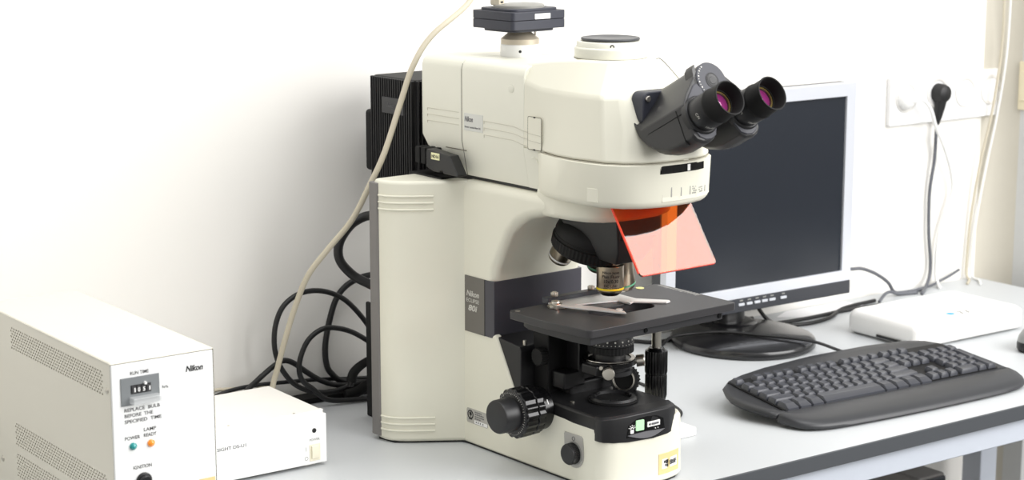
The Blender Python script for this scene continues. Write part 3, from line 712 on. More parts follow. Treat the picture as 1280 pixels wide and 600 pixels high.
bm = B(); lathe(bm, [(24, 124), (31, 125), (31, 130), (24, 131)], (XC, YO, 0), n=56, cap=True); make('condenser_ring', bm, 'blackgloss', cond)
bm = B(); lathe(bm, [(29.4, 131), (29.4, 131.8), (25, 131.8), (25, 131)], (XC, YO, 0), n=56, cap=False); make('bright_rim', bm, 'chrome', cond)
bm = B(); lathe(bm, [(17, 112), (25, 113), (25, 118), (17, 119)], (XC + 2, YO, 0), n=48); make('filter_mount', bm, 'black', cond)
for p, d in (((50, -203, 120.5), (-.62, -.75, .12)), ((96, -196, 126), (.75, -.62, .1))):
    d = Vector(d).normalized(); p = Vector(p)
    bm = B(); lathe(bm, [(3.2, -8), (3.2, 2), (6.8, 2.2), (7, 3), (7, 11), (6.4, 11.8), (4, 12)], p, d, 24); make('centring_screw', bm, 'steel', cond)
bm = B(); box(bm, 38, 60, -196, -170, 116, 128); make('screw_lug', bm, 'black', cond, bev=2)
bm = B(); lathe(bm, [(2.2, 0), (2.2, 1.5)], (44, -197, 126), (-.5, -.8, .2), 14); make('lug_screw', bm, 'steel', cond)
# filter cassette ring in the base, right of the condenser
bm = B(); lathe(bm, [(16.5, -10), (16.5, -1), (13, -1), (11, -7)], (98, -176, 99), (-.8, -.55, .12), 44); fc = make('filter_cassette', bm, 'black', mic)
bm = B(); knurl(bm, 16.6, 17.8, -10, -3, (98, -176, 99), (-.8, -.55, .12), 26); make('cassette_ring', bm, 'rubber', fc)
bm = B(); lathe(bm, [(12.6, -.6), (13.2, .4), (11.6, .6), (11, -.6)], (98, -176, 99), (-.8, -.55, .12), 40, cap=False); make('inner_ring', bm, 'steel', fc)
bm = B(); box(bm, 40, 104, -150, -120, 82, 100); make('base_riser', bm, 'black', mic, bev=4)

# ================================================================== LAMP POWER SUPPLY (left)
ps = thing('lamp_power_supply', (-476, -20, 0), 'tall ivory power supply with hour counter, vents and two lamps on its front', 'power supply', rot=(0, 0, math.radians(.6)))
X0, X1, YF0, YB, ZT = -532, -421, -176, 150, 216
bm = B(); box(bm, X0 + 3, X1 - 1, YF0 + 4, YB - 2, 5, ZT - 2); make('chassis', bm, 'inner', ps)
bm = B(); box(bm, X0, X1, YF0, YB, ZT - 2.5, ZT); box(bm, X1 - 2, X1, YF0, YB, 4, ZT); box(bm, X0, X1, YB - 2, YB, 4, ZT)
make('case', bm, 'case', ps, bev=1.2)
vents = [(-160, 72, 181, 206), (-160, 72, 75, 101), (-160, 72, 40, 67)]     # y0 y1 z0 z1
zs = [4] + [z for v in reversed(vents) for z in v[2:]] + [ZT]
bm = B()
for a, b in zip(zs[::2], zs[1::2]): box(bm, X0, X0 + 1.5, YF0 + 1, YB, a, b)
for v in vents:
    box(bm, X0, X0 + 1.5, YF0 + 1, v[0], v[2], v[3]); box(bm, X0, X0 + 1.5, v[1], YB, v[2], v[3])
make('side_panel', bm, 'case', ps)
def perforated(v):
    y0, y1, z0, z1 = v; nr = 8; ch = (z1 - z0) / nr; nc = 40; cw = (y1 - y0) / nc; bm = B(); K = 8
    for r in range(nr):
        off = (cw / 2 if r % 2 else 0)
        za, zb = z0 + r * ch, z0 + (r + 1) * ch
        if off:
            bm.faces.new([bm.verts.new((X0, y, z)) for y, z in ((y0, za), (y0 + off, za), (y0 + off, zb), (y0, zb))])
            bm.faces.new([bm.verts.new((X0, y, z)) for y, z in ((y1 - off, za), (y1, za), (y1, zb), (y1 - off, zb))])
        for c in range(nc - (1 if off else 0)):
            ya, yb = y0 + off + c * cw, y0 + off + (c + 1) * cw; cy, cz = (ya + yb) / 2, (za + zb) / 2
            sq = [(yb, cz), (yb, zb), (cy, zb), (ya, zb), (ya, cz), (ya, za), (cy, za), (yb, za)]
            O = [bm.verts.new((X0, y, z)) for y, z in sq]
            I = [bm.verts.new((X0, cy + 1.9 * math.cos(2 * PI * i / K), cz + 1.15 * math.sin(2 * PI * i / K))) for i in range(K)]
            J = [bm.verts.new((X0 + 1.5, w.co.y, w.co.z)) for w in I]
            for i in range(K):
                j = (i + 1) % K; bm.faces.new((O[i], O[j], I[j], I[i])); bm.faces.new((I[i], I[j], J[j], J[i]))
    make('vent_grille', bm, 'case', ps)
for v in vents: perforated(v)
for y, z in ((-168, 188), (110, 50)):
    bm = B(); lathe(bm, [(3.2, 0), (3, .8), (1.5, 1.6)], (X0, y, z), (-1, 0, 0), 20); make('case_screw', bm, 'steel', ps)
bm = B(); box(bm, X0 + .6, X1 - 1.6, YF0 - 1.2, YF0 + 5, 4, ZT - 1.4); fp = make('front_panel', bm, 'panel', ps, bev=1)
bm = B(); box(bm, X1 - 1.5, X1 - .9, YF0 - .9, YF0 + 3, 4, ZT - .7); box(bm, X0 + .6, X1 - 1, YF0 - .9, YF0 + 3, ZT - 1.3, ZT - .8); make('panel_seam', bm, 'seam', ps)
for x in (X0 + 12, X1 - 12):
    for y in (YF0 + 18, YB - 18):
        bm = B(); lathe(bm, [(7, 0), (8, 5)], (x, y, 0), n=20); make('foot', bm, 'rubber', ps)
FX, FZ = (1, 0, 0), (0, 0, 1); yf = YF0 - 1.2
def ft(s, x, z, w, size, m='ink', bold=.0, shear=0, par=None, y=None):
    text(s, size, (x, (yf if y is None else y) - .02, z), FX, FZ, m, par or fp, ext=.12, width=w, bold=bold + .07, shear=shear)
ft('RUN TIME', -512, 202.3, 19.5, 4.9); ft('Nikon', -453, 196.5, 19, 8, bold=.25, shear=.25)
ft('hrs.', -478.6, 184, 7, 4.4)
ft('REPLACE  BULB', -519.5, 166.4, 37.5, 4.8); ft('BEFORE  THE', -519.5, 160.6, 30, 4.8); ft('SPECIFIED  TIME', -519.5, 154.8, 39, 4.8)
ft('LAMP', -499.8, 144.1, 13, 4.8); ft('READY', -500, 138.4, 13.4, 4.8); ft('POWER', -520, 138.1, 16, 4.8); ft('IGNITION', -512.3, 107.6, 19.5, 4.8)
bm = B(); box(bm, -522.4, -481.5, yf - 1, yf, 172.5, 200.3); ctr = make('hour_counter', bm, mat('counter_grey', (124, 128, 130), .45), ps, bev=.4)
bm = B(); box(bm, -512, -490.8, yf - 1.6, yf - .8, 183.6, 192.4); make('counter_window', bm, 'black', ctr, bev=.3)
for i, c in enumerate('1051'):
    bm = B(); box(bm, -511 + i * 5.2, -507.2 + i * 5.2, yf - 2, yf - 1.4, 184.6, 191.2); make('digit_wheel', bm, mat('wheel_black', (60, 60, 62), .4) if i == 0 else bpy.data.materials['wheel_black'], ctr, bev=.3)
    ft(c, -510.2 + i * 5.2, 185.6, 1.3 if c == '1' else 2.4, 5.6, 'whitepaint', .08, par=ctr, y=yf - 2.05)
bm = B(); box(bm, -514, -484, yf - 11, yf - .9, 174.5, 181); make('clear_guard', bm, 'clear', ctr, bev=.8)
bm = B(); lathe(bm, [(1.6, 0), (1.4, 2.4)], (-497, yf - 1, 193), (0, -1, 0), 16); make('pin', bm, 'whitepaint', ctr)
for x, m, l in ((-511.5, 'teal', 'teal power indicator'), (-492.5, 'orange_led', 'orange lamp ready indicator')):
    bm = B(); lathe(bm, [(3.7, 0), (3.6, 1.4), (3, 1.8), (2.9, 1)], (x, yf, 131.3), (0, -1, 0), 28, cap=False); r_ = make('indicator_lamp', bm, m, ps); r_['label'] = l
    bm = B(); lathe(bm, [(2.9, 0), (2.8, 2), (1.8, 3.1), (.1, 3.5)], (x, yf - .2, 131.3), (0, -1, 0), 28); make('lens', bm, m, r_)
bm = B(); lathe(bm, [(8, 0), (8, 2), (6.6, 3), (6.2, 3), (6, 6), (5, 7)], (-501.5, yf, 95), (0, -1, 0), 32); make('ignition_button', bm, 'black', ps)
bm = B(); box(bm, -442, -424, yf - .3, yf, 70, 84.3); make('tan_sticker', bm, 'stickergold', ps)

# ================================================================== CAMERA CONTROLLER (flat white box)
cc = thing('camera_controller', (-268, 90, 0), 'low off-white control box with a rocker switch behind the tall power supply', 'control box')
bm = B(); box(bm, -358, -179.5, 27, 157, 5, 65); make('case', bm, 'offwhite', cc, bev=1.5)
bm = B(); box(bm, -358.5, -178.5, 22, 28, 4, 62); cf2 = make('front_panel', bm, 'panel', cc, bev=1)
bm = B(); box(bm, -358, -179, 28, 34, 64.6, 65.6); make('top_lip', bm, 'offwhite', cc, bev=.4)
for x in (-300, -216):
    bm = B(); disc(bm, (x, 31, 65.4), (0, 0, 1), 1.5, .5, 14); make('lid_screw', bm, 'steel', cc)
for x in (-342, -196):
    for y in (38, 142):
        bm = B(); box(bm, x - 7, x + 7, y - 7, y + 7, 0, 5.5); make('foot', bm, 'offwhite', cc, bev=1)
ft('DIGITAL SIGHT DS-U1', -346, 40.5, 62.5, 5.4, 'inkgrey', .04, par=cf2, y=22)
bm = B(); lathe(bm, [(2.7, 0), (2.7, .5), (1.6, .5), (1.5, .2)], (-195, 22, 44), (0, -1, 0), 24); make('indicator', bm, 'ink', cc)
ft('POWER', -201.5, 31.8, 13.5, 4, 'cloudy', par=cf2, y=22)
bm = B(); box(bm, -201.6, -187.6, 21, 22.5, 8, 28); sw = make('rocker_switch', bm, 'switch', cc, bev=.6)
bm = B(); prism(bm, [(21.2, 10), (19.6, 11), (18.4, 18.5), (19.2, 26), (21.2, 26.6)], 'x', -199.6, -189.6); make('rocker', bm, 'switch', sw, bev=.5)
bm = B(); box(bm, -206.2, -205.6, 21.8, 22.2, 20.5, 25.5); make('on_mark', bm, 'cloudy', cf2)
bm = B(); lathe(bm, [(2.3, 0), (2.3, .2), (1.8, .2), (1.8, 0)], (-205.8, 22, 12), (0, -1, 0), 24, cap=False); make('off_mark', bm, 'cloudy', cf2)

# ================================================================== MONITOR
mo = thing('monitor', (610, 185, 0), 'switched-off flat monitor with silver frame and dark button strip', 'monitor')
XL, XR, YM, Z0, Z1 = 458, 823, 170, 47.5, 368
bm = B(); box(bm, XL + 1, XR - 1, YM + 6, YM + 34, Z0 + 1, Z1 - 1); make('back_shell', bm, 'bezeldark', mo, bev=3)
bm = B(); box(bm, 520, 770, YM + 30, YM + 62, 90, 320); make('rear_hump', bm, 'bezeldark', mo, bev=10)
def frame_mesh(x0, x1, z0, z1, a0, a1, b0, b1, y0, y1):
    bm = B(); out = rrect(x0, x1, z0, z1, 3, 3); n = len(out)
    inn = [(a1, b1)] * 4 + [(a0, b1)] * 4 + [(a0, b0)] * 4 + [(a1, b0)] * 4
    rows = [[(x, y, z) for x, z in P] for P, y in ((out, y1), (out, y0), (inn, y0), (inn, y0 + 5))]
    loft(bm, rows, cap=False); bmesh.ops.remove_doubles(bm, verts=bm.verts, dist=.01); return bm
make('silver_frame', frame_mesh(XL, XR, 68, Z1, 476, 804.5, 84, 348, YM, YM + 12), 'bezel', mo, bev=.8, bang=50)
bm = B(); box(bm, XL, XR, YM, YM + 12, Z0, 67.8); strip = make('control_strip', bm, 'bezeldark', mo, bev=1.2)
bm = B(); box(bm, 474, 806, YM + 4, YM + 8, 82, 350); make('screen', bm, 'screen', mo)
for x, w in ((601.5, 5.5), (617, 5.5), (632.5, 5.5), (647, 5.5), (662, 6), (684.5, 6)):
    bm = B(); prism(bm, rrect(x - w, x + w, 57.2, 61, 1), 'y', YM - 1.6, YM + .5); make('button', bm, 'bezel', mo, bev=.3)
    bm = B(); box(bm, x - 3, x + 3, YM - .4, YM + .2, 64, 65.6); make('button_mark', bm, 'cloudy', strip)
bm = B(); loft(bm, [[(608 + 103 * k * math.cos(t), 172 + 108 * k * math.sin(t), z) for t in [2 * PI * i / 72 for i in range(72)]] for k, z in ((.97, 0), (1, 3), (1, 9), (.985, 12), (.9, 15.5), (.4, 20))])
make('base', bm, 'monbase', mo)
bm = B(); lathe(bm, [(44, 14), (44, 19), (40, 22), (30, 23)], (626, 226, 0), n=48); make('neck_collar', bm, 'monbase', mo)
bm = B(); loft(bm, [[(626 + 29 * math.cos(t), 226 + 20 * math.sin(t), z) for t in [2 * PI * i / 36 for i in range(36)]] for z in (18, 180)]); make('neck', bm, 'monbase', mo)
for i, w in enumerate((5, 3, 6, 4)):
    bm = B(); box(bm, 600 + i * 8, 600 + i * 8 + w, 92, 93.2, 16.8, 17.2)
    for v in bm.verts: v.co.z = 15.2 + (v.co.z - 16.8) + 1.2
    make('brand_print', bm, 'cloudy', mo)

# ================================================================== KEYBOARD
kb = thing('keyboard', (366, -170, 6.5), 'black full-size keyboard with a wide smooth palm rest at the desk edge', 'keyboard', rot=(math.radians(5.5), 0, math.radians(-2.5)))
KO = ORG[kb.name]
outl = [(-16, -1), (-23, 12), (-30, 30), (-34, 48), (-33, 66), (-26, 84), (-12, 98), (10, 110), (42, 121), (90, 131), (187, 142), (300, 143), (370, 136), (398, 124), (412, 104), (419, 70), (421, 30), (420, -2)]
pal = [(420.5, -2), (420, -22), (412, -38), (396, -47), (370, -52.5), (329, -55.5), (260, -57), (190, -57.5), (110, -56), (52, -53), (22, -48), (3, -39), (-7, -27), (-13, -12), (-15, -2)]
outl = [(x * .945 - (3 if y > 90 else 1), y + (12 if y > 100 else 8 if y > 90 else 3 if y > 60 else 0)) for x, y in outl]; pal = [(x * .945, y) for x, y in pal]
def off(pts, k, c=(192, 45)):
    return [(c[0] + (x - c[0]) * (1 - k / 220), c[1] + (y - c[1]) * (1 - k / 95)) for x, y in pts]
def kv(x, y, z): return (KO.x + x, KO.y + y, KO.z + z)
def ringk(pts, z): return [kv(x, y, z(x, y) if callable(z) else z) for x, y in pts]
bm = B(); loft(bm, [ringk(off(outl, 7), 1), ringk(off(outl, 2), 3), ringk(outl, 7), ringk(off(outl, 2), 10.5), ringk(off(outl, 6), 12), ringk(off(outl, 14), 11)]); make('body', bm, 'kbd', kb, ang=50)
def dens(pts, n=4):
    out = []
    for a, b in zip(pts, pts[1:]):
        for i in range(n): out.append((a[0] + (b[0] - a[0]) * i / n, a[1] + (b[1] - a[1]) * i / n))
    return out + [pts[-1]]
pp = [tuple(v)[:2] for v in smooth_path([(x, y, 0) for x, y in pal], 3)]
rows = []
for k, z in ((0.04, 0), (0, 2.5), (.02, 5), (.10, 8.2), (.3, 11), (.6, 12.6), (.9, 12.8), (1, 12)):
    # shrink towards the seam line y = -2
    rows.append([kv(192 + (x - 192) * (1 - .05 * k), y + (-4 - y) * k, z) for x, y in pp])
bm = B(); loft(bm, rows, cap=True, closed=True)
make('palm_rest', bm, 'palm', kb, ang=60)
for x in (40, 360):
    bm = B(); box(bm, KO.x + x - 14, KO.x + x + 14, KO.y + 112, KO.y + 120, KO.z - 14, KO.z + 3); make('fold_out_foot', bm, 'kbd', kb, bev=1)
bm = B(); prism(bm, [(KO.x + x, KO.y + y) for x, y in rrect(-1.5, 378.5, 1, 113, 3)], 'z', KO.z + 9, KO.z + 12.6); make('key_well', bm, 'blackmatte', kb)
U = 17.6; UX = 16.75; cache = {}
def key(x, y, w=1.0, h=1.0, front=0.0, drop=0.0):
    kx, ky = w * UX - 2.0, h * U - 2.0
    kk = (round(w, 2), round(h, 2), front)
    if kk not in cache:
        bm = B(); i = 2.5
        def r(x0, x1, y0, y1, z): return [(a, b, z) for a, b in rrect(x0, x1, y0, y1, 1.4, 2)]
        loft(bm, [r(0, kx, -front, ky, 0), r(.6, kx - .6, .7 - front, ky - .5, 5.5 if front else 6.5), r(i, kx - i, 2.6 if front else 2.3, ky - 1.6, 9.2), r(i + 1.4, kx - i - 1.4, 4, ky - 3, 8.9)])
        bmesh.ops.recalc_face_normals(bm, faces=bm.faces)
        for v in bm.verts: v.co *= .001
        me = bpy.data.meshes.new('key'); bm.to_mesh(me); bm.free(); me.materials.append(M['key'])
        me.polygons.foreach_set('use_smooth', [True] * len(me.polygons)); me.set_sharp_from_angle(angle=math.radians(38))
        cache[kk] = me
    o = bpy.data.objects.new('key', cache[kk]); COL.objects.link(o); o.parent = kb
    o.location = ((x * UX + 1) * .001, (y + 1) * .001, .0098)
def row(y, x, ws, h=1.0, front=0.0):
    for w in ws:
        if w < 0: x += -w; continue
        key(x, y, w, h, front); x += w
row(2, 0, [1.25, 1.25, 1.25, 6.25, 1.25, 1.25, 1.25, 1.25], 1.0, 7.0)
row(2 + U, 0, [2.25] + [1] * 10 + [2.75])
row(2 + 2 * U, 0, [1.75] + [1] * 11 + [2.25])
row(2 + 3 * U, 0, [1.5] + [1] * 12 + [1.5])
row(2 + 4 * U, 0, [1] * 13 + [2])
FY = 2 + 5 * U + 6
row(FY, 0, [1, -1, 1, 1, 1, 1, -.5, 1, 1, 1, 1, -.5, 1, 1, 1, 1], .82)
row(FY, 15.25, [1, 1, 1], .82)
for r in (4, 3): row(2 + r * U, 15.25, [1, 1, 1])
row(2 + U, 16.25, [1]); row(2, 15.25, [1, 1, 1])
row(2 + 4 * U, 18.5, [1, 1, 1, 1]); row(2 + 3 * U, 18.5, [1, 1, 1]); row(2 + 2 * U, 18.5, [1, 1, 1]); row(2 + U, 18.5, [1, 1, 1]); row(2, 18.5, [2, 1])
key(21.5, 2 + 2 * U, 1, 2); key(21.5, 2, 1, 2)

# ================================================================== NETWORK BOX, MOUSE, SMALL WHITE ADAPTER
nb = thing('network_box', (895, 68, 0), 'flat white plastic box with a blue mark on its lid behind the keyboard', 'network box')
ol = rrect(779, 1012, -10, 134, 14, 6)
bm = B()
def dome(k, z): return [(895 + (x - 895) * (1 - k), 68 + (y - 68) * (1 - k * 1.4), z) for x, y in ol]
loft(bm, [dome(.03, 3), dome(0, 6), dome(0, 26), dome(.012, 31), dome(.05, 35), dome(.12, 37.2), dome(.2, 38)]); make('case', bm, 'router', nb, ang=50)
bm = B(); box(bm, 777.4, 780, 20, 70, 5.5, 9); make('port_slot', bm, 'ink', nb)
for x in (800, 990):
    for y in (8, 124):
        bm = B(); lathe(bm, [(7, 0), (7, 4)], (x, y, 0), n=16); make('foot', bm, 'rubber', nb)
bm = B(); prism(bm, circ(872, 14, 7, 24, 5.5), 'z', 37.6, 38.3); lg = make('blue_mark', bm, 'blue', nb)
for x in (886, 899):
    bm = B(); prism(bm, [(x, 18), (x + 10, 18), (x + 5, 5), (x + 2, 5), (x + 6, 15.5), (x, 15.5)], 'z', 37.6, 38.3); make('grey_mark', bm, 'cloudy', nb)

ms = thing('computer_mouse', (934, -106, 0), 'grey and black computer mouse at the edge of the picture right of the keyboard', 'mouse')
bm = B(); ml = [(934 + 48 * math.cos(t) * (1 if math.cos(t) > 0 else .92), -106 + 29 * math.sin(t)) for t in [2 * PI * i / 48 for i in range(48)]]
def mr(k, z): return [(934 + (x - 934) * k, -106 + (y + 106) * k, z) for x, y in ml]
loft(bm, [mr(.94, 1), mr(1, 5), mr(1, 12), mr(.985, 15)]); make('lower_shell', bm, 'black', ms, ang=60)
bm = B(); loft(bm, [mr(.985, 15), mr(.94, 22), mr(.8, 29), mr(.55, 33.5), mr(.2, 35.5)]); tp = make('upper_shell', bm, 'mousegrey', ms, ang=60)
bm = B(); lathe(bm, [(9, -3), (9.6, 0), (9, 3)], (962, -106, 24), (0, 1, 0), 24); make('scroll_wheel', bm, 'rubber', ms)

ap = thing('power_adapter', (222, -122, 0), 'small flat white adapter lying on the desk right of the microscope base', 'adapter')
bm = B(); box(bm, 190, 247, -141, -106, 0, 11); make('case', bm, 'router', ap, bev=2)
bm = B(); box(bm, 194, 243, -137, -110, 10.6, 11.6); make('lid', bm, 'router', ap, bev=.5)

bm = B(); loft(bm, [[(760, 262, .1), (800, 236, .1), (930, 240, .1), (925, 280, .1), (800, 284, .1)], [(760, 262, .5), (800, 236, .5), (930, 240, .5), (925, 280, .5), (800, 284, .5)]])
tag(make('paper_sheet', bm, 'paper'), 'white paper sheet lying under the cables behind the monitor', 'paper')

# ================================================================== WALL SOCKETS, SWITCH
so = thing('wall_socket', (1150, 289, 312), 'long white wall plate with four round sockets', 'socket')
bm = B(); prism(bm, rrect(1014, 1276, 274, 352, 3), 'y', 281, 289.8); make('plate', bm, 'socket', so, bev=1.5, bang=50)
for x, z in ((1050, 319), (1123, 321), (1190, 318), (1252, 318)):
    bm = B(); lathe(bm, [(25, 0), (25, 1.5), (22, 2), (19.5, 1), (19, -6), (1, -6)], (x, 281.2, z), (0, -1, 0), 40, cap=False); sk = make('socket', bm, 'socketwell', so)
    for dx in (-8, 8):
        bm = B(); disc(bm, (x + dx, 287, z), (0, -1, 0), 2.2, .8, 12); make('pin_hole', bm, 'inkgrey', sk)
pl = thing('black_plug', (1123, 279, 302), 'black power plug in the second wall socket', 'plug', 'plugs in the wall plate')
bm = B(); lathe(bm, [(15.5, 0), (15.8, 3), (15.4, 16), (13, 22), (7, 25)], (1123, 285, 321), (0, -1, 0), 32); make('body', bm, 'cableblack', pl)
bm = B(); lathe(bm, [(10, 0), (8.5, 14), (6, 30), (3.4, 42)], (1122, 272, 312), (-.06, .1, -1), 20); make('strain_relief', bm, 'cableblack', pl)
pw_ = thing('white_plug', (1046, 275, 312), 'white power plug in the leftmost wall socket', 'plug', 'plugs in the wall plate')
bm = B(); lathe(bm, [(18, 0), (18, 4), (17, 12), (12, 18), (6, 20)], (1046, 285, 317), (0, -1, 0), 28); make('body', bm, 'cablewhite', pw_)
bm = B(); lathe(bm, [(6.5, 0), (5, 12), (3.6, 24)], (1046, 270, 315), (.95, -.2, .02), 16); make('strain_relief', bm, 'cablewhite', pw_)
sp = thing('wall_switch', (1289, 237, 290), 'narrow yellowed switch plate on the pier beside the sockets', 'switch')
bm = B(); prism(bm, rrect(222, 252, 285, 365, 2), 'x', 1286, 1292.5); make('plate', bm, mat('switch_ivory', (226, 216, 186), .45), sp, bev=1.2)
bm = B(); prism(bm, rrect(226, 248, 300, 350, 1.5), 'x', 1284, 1287); make('rocker', bm, bpy.data.materials['switch_ivory'], sp, bev=1)

# ================================================================== CABLES
def cable(name, pts, r, m, label, cat='cable', group=None):
    bm = B(); tube(bm, pts, r, n=14, k=8); return tag(make(name, bm, m, ang=180), label, cat, group)
cable('camera_cable', [(96, -14, 540), (104, -10, 590), (112, 40, 640), (124, 120, 620), (118, 142, 560), (107, 140, 519), (36, 120, 480), (2, 110, 446), (-20, 105, 402), (-46, 100, 346), (-63, 108, 306), (-79, 124, 263), (-101, 145, 226), (-118, 165, 192), (-126, 185, 149), (-134, 200, 102), (-140, 208, 68), (-145, 211, 47), (-150, 206, 20), (-164, 188, 5), (-230, 174, 4.2), (-300, 172, 4.2)], 3.6, 'cablebeige', 'thick beige cable hanging from the camera down in front of the lamp house')
cable('network_cable', [(-104, 278, 4), (-112, 279, 22), (-132, 280, 30), (-156, 281, 30), (-178, 281, 32), (-200, 282, 32), (-330, 283, 20)], 2.4, 'cablebeige', 'thin beige cable running along the wall behind the low white box')
cable('lamp_cable', [(20, 180, 256), (-4, 190, 252), (-16, 200, 249), (-33, 205, 239), (-49, 205, 219), (-49, 205, 197), (-34, 200, 177), (-20, 190, 167), (-7, 180, 160), (20, 168, 150), (40, 166, 100), (50, 180, 20)], 6, 'cableblack', 'thickest black cable bulging from behind the microscope column at mid height')
cable('power_cable', [(60, 262, 20), (48, 256, 44), (33, 255, 64), (21, 250, 90), (-4, 245, 120), (-28, 242, 140), (-58, 240, 152), (-88, 238, 153), (-113, 236, 141), (-125, 236, 119), (-128, 236, 93), (-122, 238, 69), (-108, 242, 47), (-90, 246, 30), (-65, 250, 18), (-35, 252, 13), (-4, 252, 17), (30, 250, 18), (70, 246, 6)], 3.4, 'cableblack', 'black cord making the largest loop against the wall left of the column', 'cable', 'black cables tangled left of the column')
cable('power_cable', [(90, 270, 158), (48, 272, 156), (22, 274, 153), (1, 276, 144), (-14, 276, 128), (-24, 276, 102), (-31, 276, 71), (-30, 276, 44), (-22, 275, 29), (-5, 274, 17), (40, 272, 9)], 4, 'cableblack', 'black cord dropping close to the wall in a wide arc inside the loops', 'cable', 'black cables tangled left of the column')
cable('power_cable', [(60, 228, 20), (36, 230, 52), (16, 230, 71), (-14, 226, 92), (-39, 224, 103), (-64, 222, 107), (-84, 222, 98), (-96, 222, 81), (-100, 224, 60), (-93, 228, 42), (-75, 234, 27), (-50, 234, 8), (0, 224, 4)], 3.4, 'cableblack', 'black cord making the smaller inner loop nearest to the viewer', 'cable', 'black cables tangled left of the column')
cable('power_cable', [(-230, 200, 4), (-196, 214, 14), (-172, 234, 36), (-144, 250, 47), (-118, 255, 60), (-104, 256, 64), (-89, 257, 58), (-67, 259, 41), (-44, 260, 26), (-15, 262, 16), (40, 262, 10)], 3.6, 'cableblack', 'black cord rising in a low hump from behind the low white box', 'cable', 'black cables tangled left of the column')
cable('power_cable', [(-400, 250, 4), (-260, 268, 12), (-205, 273, 24), (-183, 275, 29), (-164, 277, 31), (-134, 279, 31), (-100, 279, 29), (-41, 279, 24), (8, 278, 18), (45, 278, 14), (90, 276, 10)], 2.6, 'cableblack', 'straight black cord running low along the wall to the left', 'cable', 'black cables tangled left of the column')
cp = thing('cable_connector', (0, 228, 30), 'thick black plug end pointing up beside the column foot', 'plug')
bm = B(); tube(bm, [(-24, 224, 30), (-19, 225, 42), (-4, 228, 50), (18, 230, 56)], lambda t: 6.6 - 1.2 * t, n=14); make('body', bm, 'rubber', cp)
bm = B(); tube(bm, [(-26, 223, 24), (-24, 224, 31)], 4, n=12, k=2); make('strain_relief', bm, 'cableblack', cp)
cable('supply_cable', [(-20, 245, 7), (-2, 244, 10), (11, 238, 19), (26, 230, 26), (60, 220, 20)], 7, 'rubber', 'thick black cord end lying on the desk at the column foot')
bm = B(); box(bm, -34, -29, 142, 170, 0, 148); tag(make('socket_bar', bm, 'blackmatte', bev=2), 'upright black strip behind the grey back cover of the column', 'power strip')
cable('thin_cable', [(341, 120, 2), (338, 60, 2), (311, -3, 2), (304, -35, 2), (290, -62, 2), (262, -80, 2), (228, -95, 3), (205, -98, 8)], 1.9, 'cableblack', 'thin black cable curling out beside the microscope base')
cable('monitor_cable', [(478, 268, 3), (500, 242, 3), (540, 243, 3), (590, 262, 3), (680, 270, 3), (711, 262, 6)], 3, 'cableblack', 'black cable on the desk behind the microscope stage')
cable('keyboard_cable', [(500, 250, 2), (493, 220, 3), (502, 206, 18), (539, 190, 21.5), (569, 166, 23.5), (598, 128, 22.5), (629, 92, 20.5), (650, 62, 17), (674, 34, 6), (690, 8, 3)], 2.2, 'cableblack', 'black cord lying across the round monitor foot')
cable('screen_cable', [(820, 200, 80), (860, 205, 74), (900, 220, 67), (952, 240, 49), (996, 255, 27), (1018, 262, 8), (1040, 264, 3), (1090, 262, 3)], 2.8, 'cablegrey', 'grey cable arching from the back of the monitor to the desk', 'cable', 'grey cables beside the monitor')
cable('screen_cable', [(960, 238, 3), (985, 250, 10), (1005, 256, 10), (1024, 258, 4), (1060, 250, 3)], 2.6, 'cablegrey', 'short grey cable with a low hump behind the flat white box', 'cable', 'grey cables beside the monitor')
cable('video_cable', [(668, 240, 84), (676, 238, 60), (700, 232, 22), (716, 226, 6), (740, 224, 3.2), (800, 222, 3.2), (866, 226, 3.2), (940, 222, 3.2)], 3, 'cableblack', 'black cable dropping from the monitor and running right along the desk', 'cable', 'black cables behind the monitor foot')
cable('video_cable', [(640, 262, 3.2), (690, 232, 3.2), (730, 206, 3.2), (770, 196, 3.2), (820, 206, 3.2), (880, 238, 3.2), (960, 248, 3.2)], 3, 'cableblack', 'black cable winding over the desk behind the monitor foot', 'cable', 'black cables behind the monitor foot')
cable('hanging_cable', [(1236, 250, 560), (1238, 250, 481), (1252, 262, 388), (1245, 270, 282), (1230, 276, 202), (1219, 282, 108), (1214, 283, 26), (1213, 280, 6), (1205, 268, 2.4), (1180, 250, 2.4)], 2.3, 'cablebeige', 'beige cord hanging down over the rightmost socket', 'cable', 'pale cables hanging by the sockets')
cable('hanging_cable', [(1264, 262, 560), (1268, 262, 479), (1272, 268, 373), (1266, 276, 280), (1250, 282, 186), (1232, 284, 86), (1226, 283, 30), (1222, 276, 5), (1216, 256, 2.2), (1196, 236, 2.2)], 2.1, 'cablewhite', 'white cord hanging just beside the beige cord near the pier', 'cable', 'pale cables hanging by the sockets')
cable('plug_cable', [(1064, 266, 315.5), (1074, 262, 312), (1086, 259, 296), (1101, 262, 270), (1131, 268, 231), (1156, 274, 189), (1165, 278, 154), (1151, 281, 115), (1139, 281, 76), (1136, 280, 24), (1132, 272, 6), (1118, 254, 3)], 3, 'cablewhite', 'white cord curving down from the white plug', 'cable', 'cables hanging from the wall plugs')
cable('plug_cable', [(1119, 277, 276), (1120, 278, 251), (1121, 280, 211), (1115, 282, 158), (1117, 282, 92), (1124, 282, 40), (1118, 278, 16), (1094, 264, 4), (1060, 240, 3)], 2.8, 'cablegrey', 'dark cord running straight down from the black plug', 'cable', 'cables hanging from the wall plugs')
cable('wall_cable', [(1190, 278, 20), (1165, 276, 13), (1140, 274, 8), (1114, 270, 4), (1082, 266, 3.2), (1050, 262, 3.2)], 2.2, 'cablegrey', 'short grey cord slanting up the wall behind the flat white box')
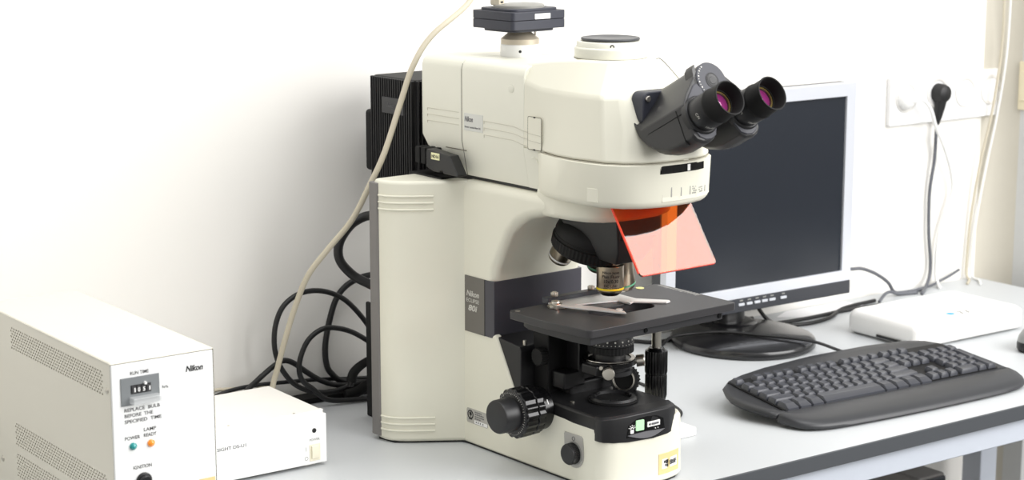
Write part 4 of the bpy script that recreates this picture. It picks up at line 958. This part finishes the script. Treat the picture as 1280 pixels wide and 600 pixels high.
up = thing('usb_plug', (556, 246, 0), 'small white cable plug on the desk behind the stage knobs', 'plug')
bm = B(); lathe(bm, [(6, 0), (8, 3), (8, 16), (5, 20)], (548, 238, 8), (.7, .6, 0), 20); make('body', bm, 'cablewhite', up)
bm = B(); lathe(bm, [(4, 0), (3.4, 8)], (541, 232, 8), (.7, .6, 0), 14); make('nose', bm, 'steel', up)

# ================================================================== LIGHT
w = bpy.data.worlds.new('world'); S.world = w; w.use_nodes = True
bg = w.node_tree.nodes['Background']; bg.inputs['Color'].default_value = (1, .99, .975, 1); bg.inputs['Strength'].default_value = .74
def area(name, loc, target, sx, sy, power, col=(1, 1, 1)):
    l = bpy.data.lights.new(name, 'AREA'); l.shape = 'RECTANGLE'; l.size = sx; l.size_y = sy; l.energy = power; l.color = col
    o = bpy.data.objects.new(name, l); COL.objects.link(o); o.location = loc
    o.rotation_euler = (Vector(target) - Vector(loc)).to_track_quat('-Z', 'Y').to_euler(); return o
area('window_daylight', (1.3, -2.15, 2.1), (.2, 0, .95), 2.4, 1.7, 92, (1, .99, .98))
area('overhead_fill', (.1, -.7, 2.6), (.2, 0, .75), 1.6, .5, 16)  # added fill light from above, stands for no known lamp

# ================================================================== CAMERA
cam = bpy.data.cameras.new('camera'); co = bpy.data.objects.new('camera', cam); COL.objects.link(co)
th, pit = math.radians(54.3), math.radians(10.9909)
fw = Vector((math.cos(th), math.sin(th), 0)); F = fw * math.cos(pit) - Vector((0, 0, math.sin(pit)))
Rr = Vector((math.sin(th), -math.cos(th), 0)); Up = Rr.cross(F)
mw = Matrix((Rr, Up, -F)).transposed().to_4x4(); mw.translation = Vector((-1.26481619, -1.85812839, 1.43563758))
co.matrix_world = mw
cam.sensor_width = 36; cam.lens = 2420 / 1280 * 36; cam.clip_start = .05
cam.dof.use_dof = True; cam.dof.focus_distance = 2.23; cam.dof.aperture_fstop = 9.0
S.camera = co
S.view_settings.view_transform = 'Standard'; S.view_settings.look = 'None'; S.view_settings.exposure = 0.0; S.view_settings.gamma = 1; S.view_settings.use_curve_mapping = False
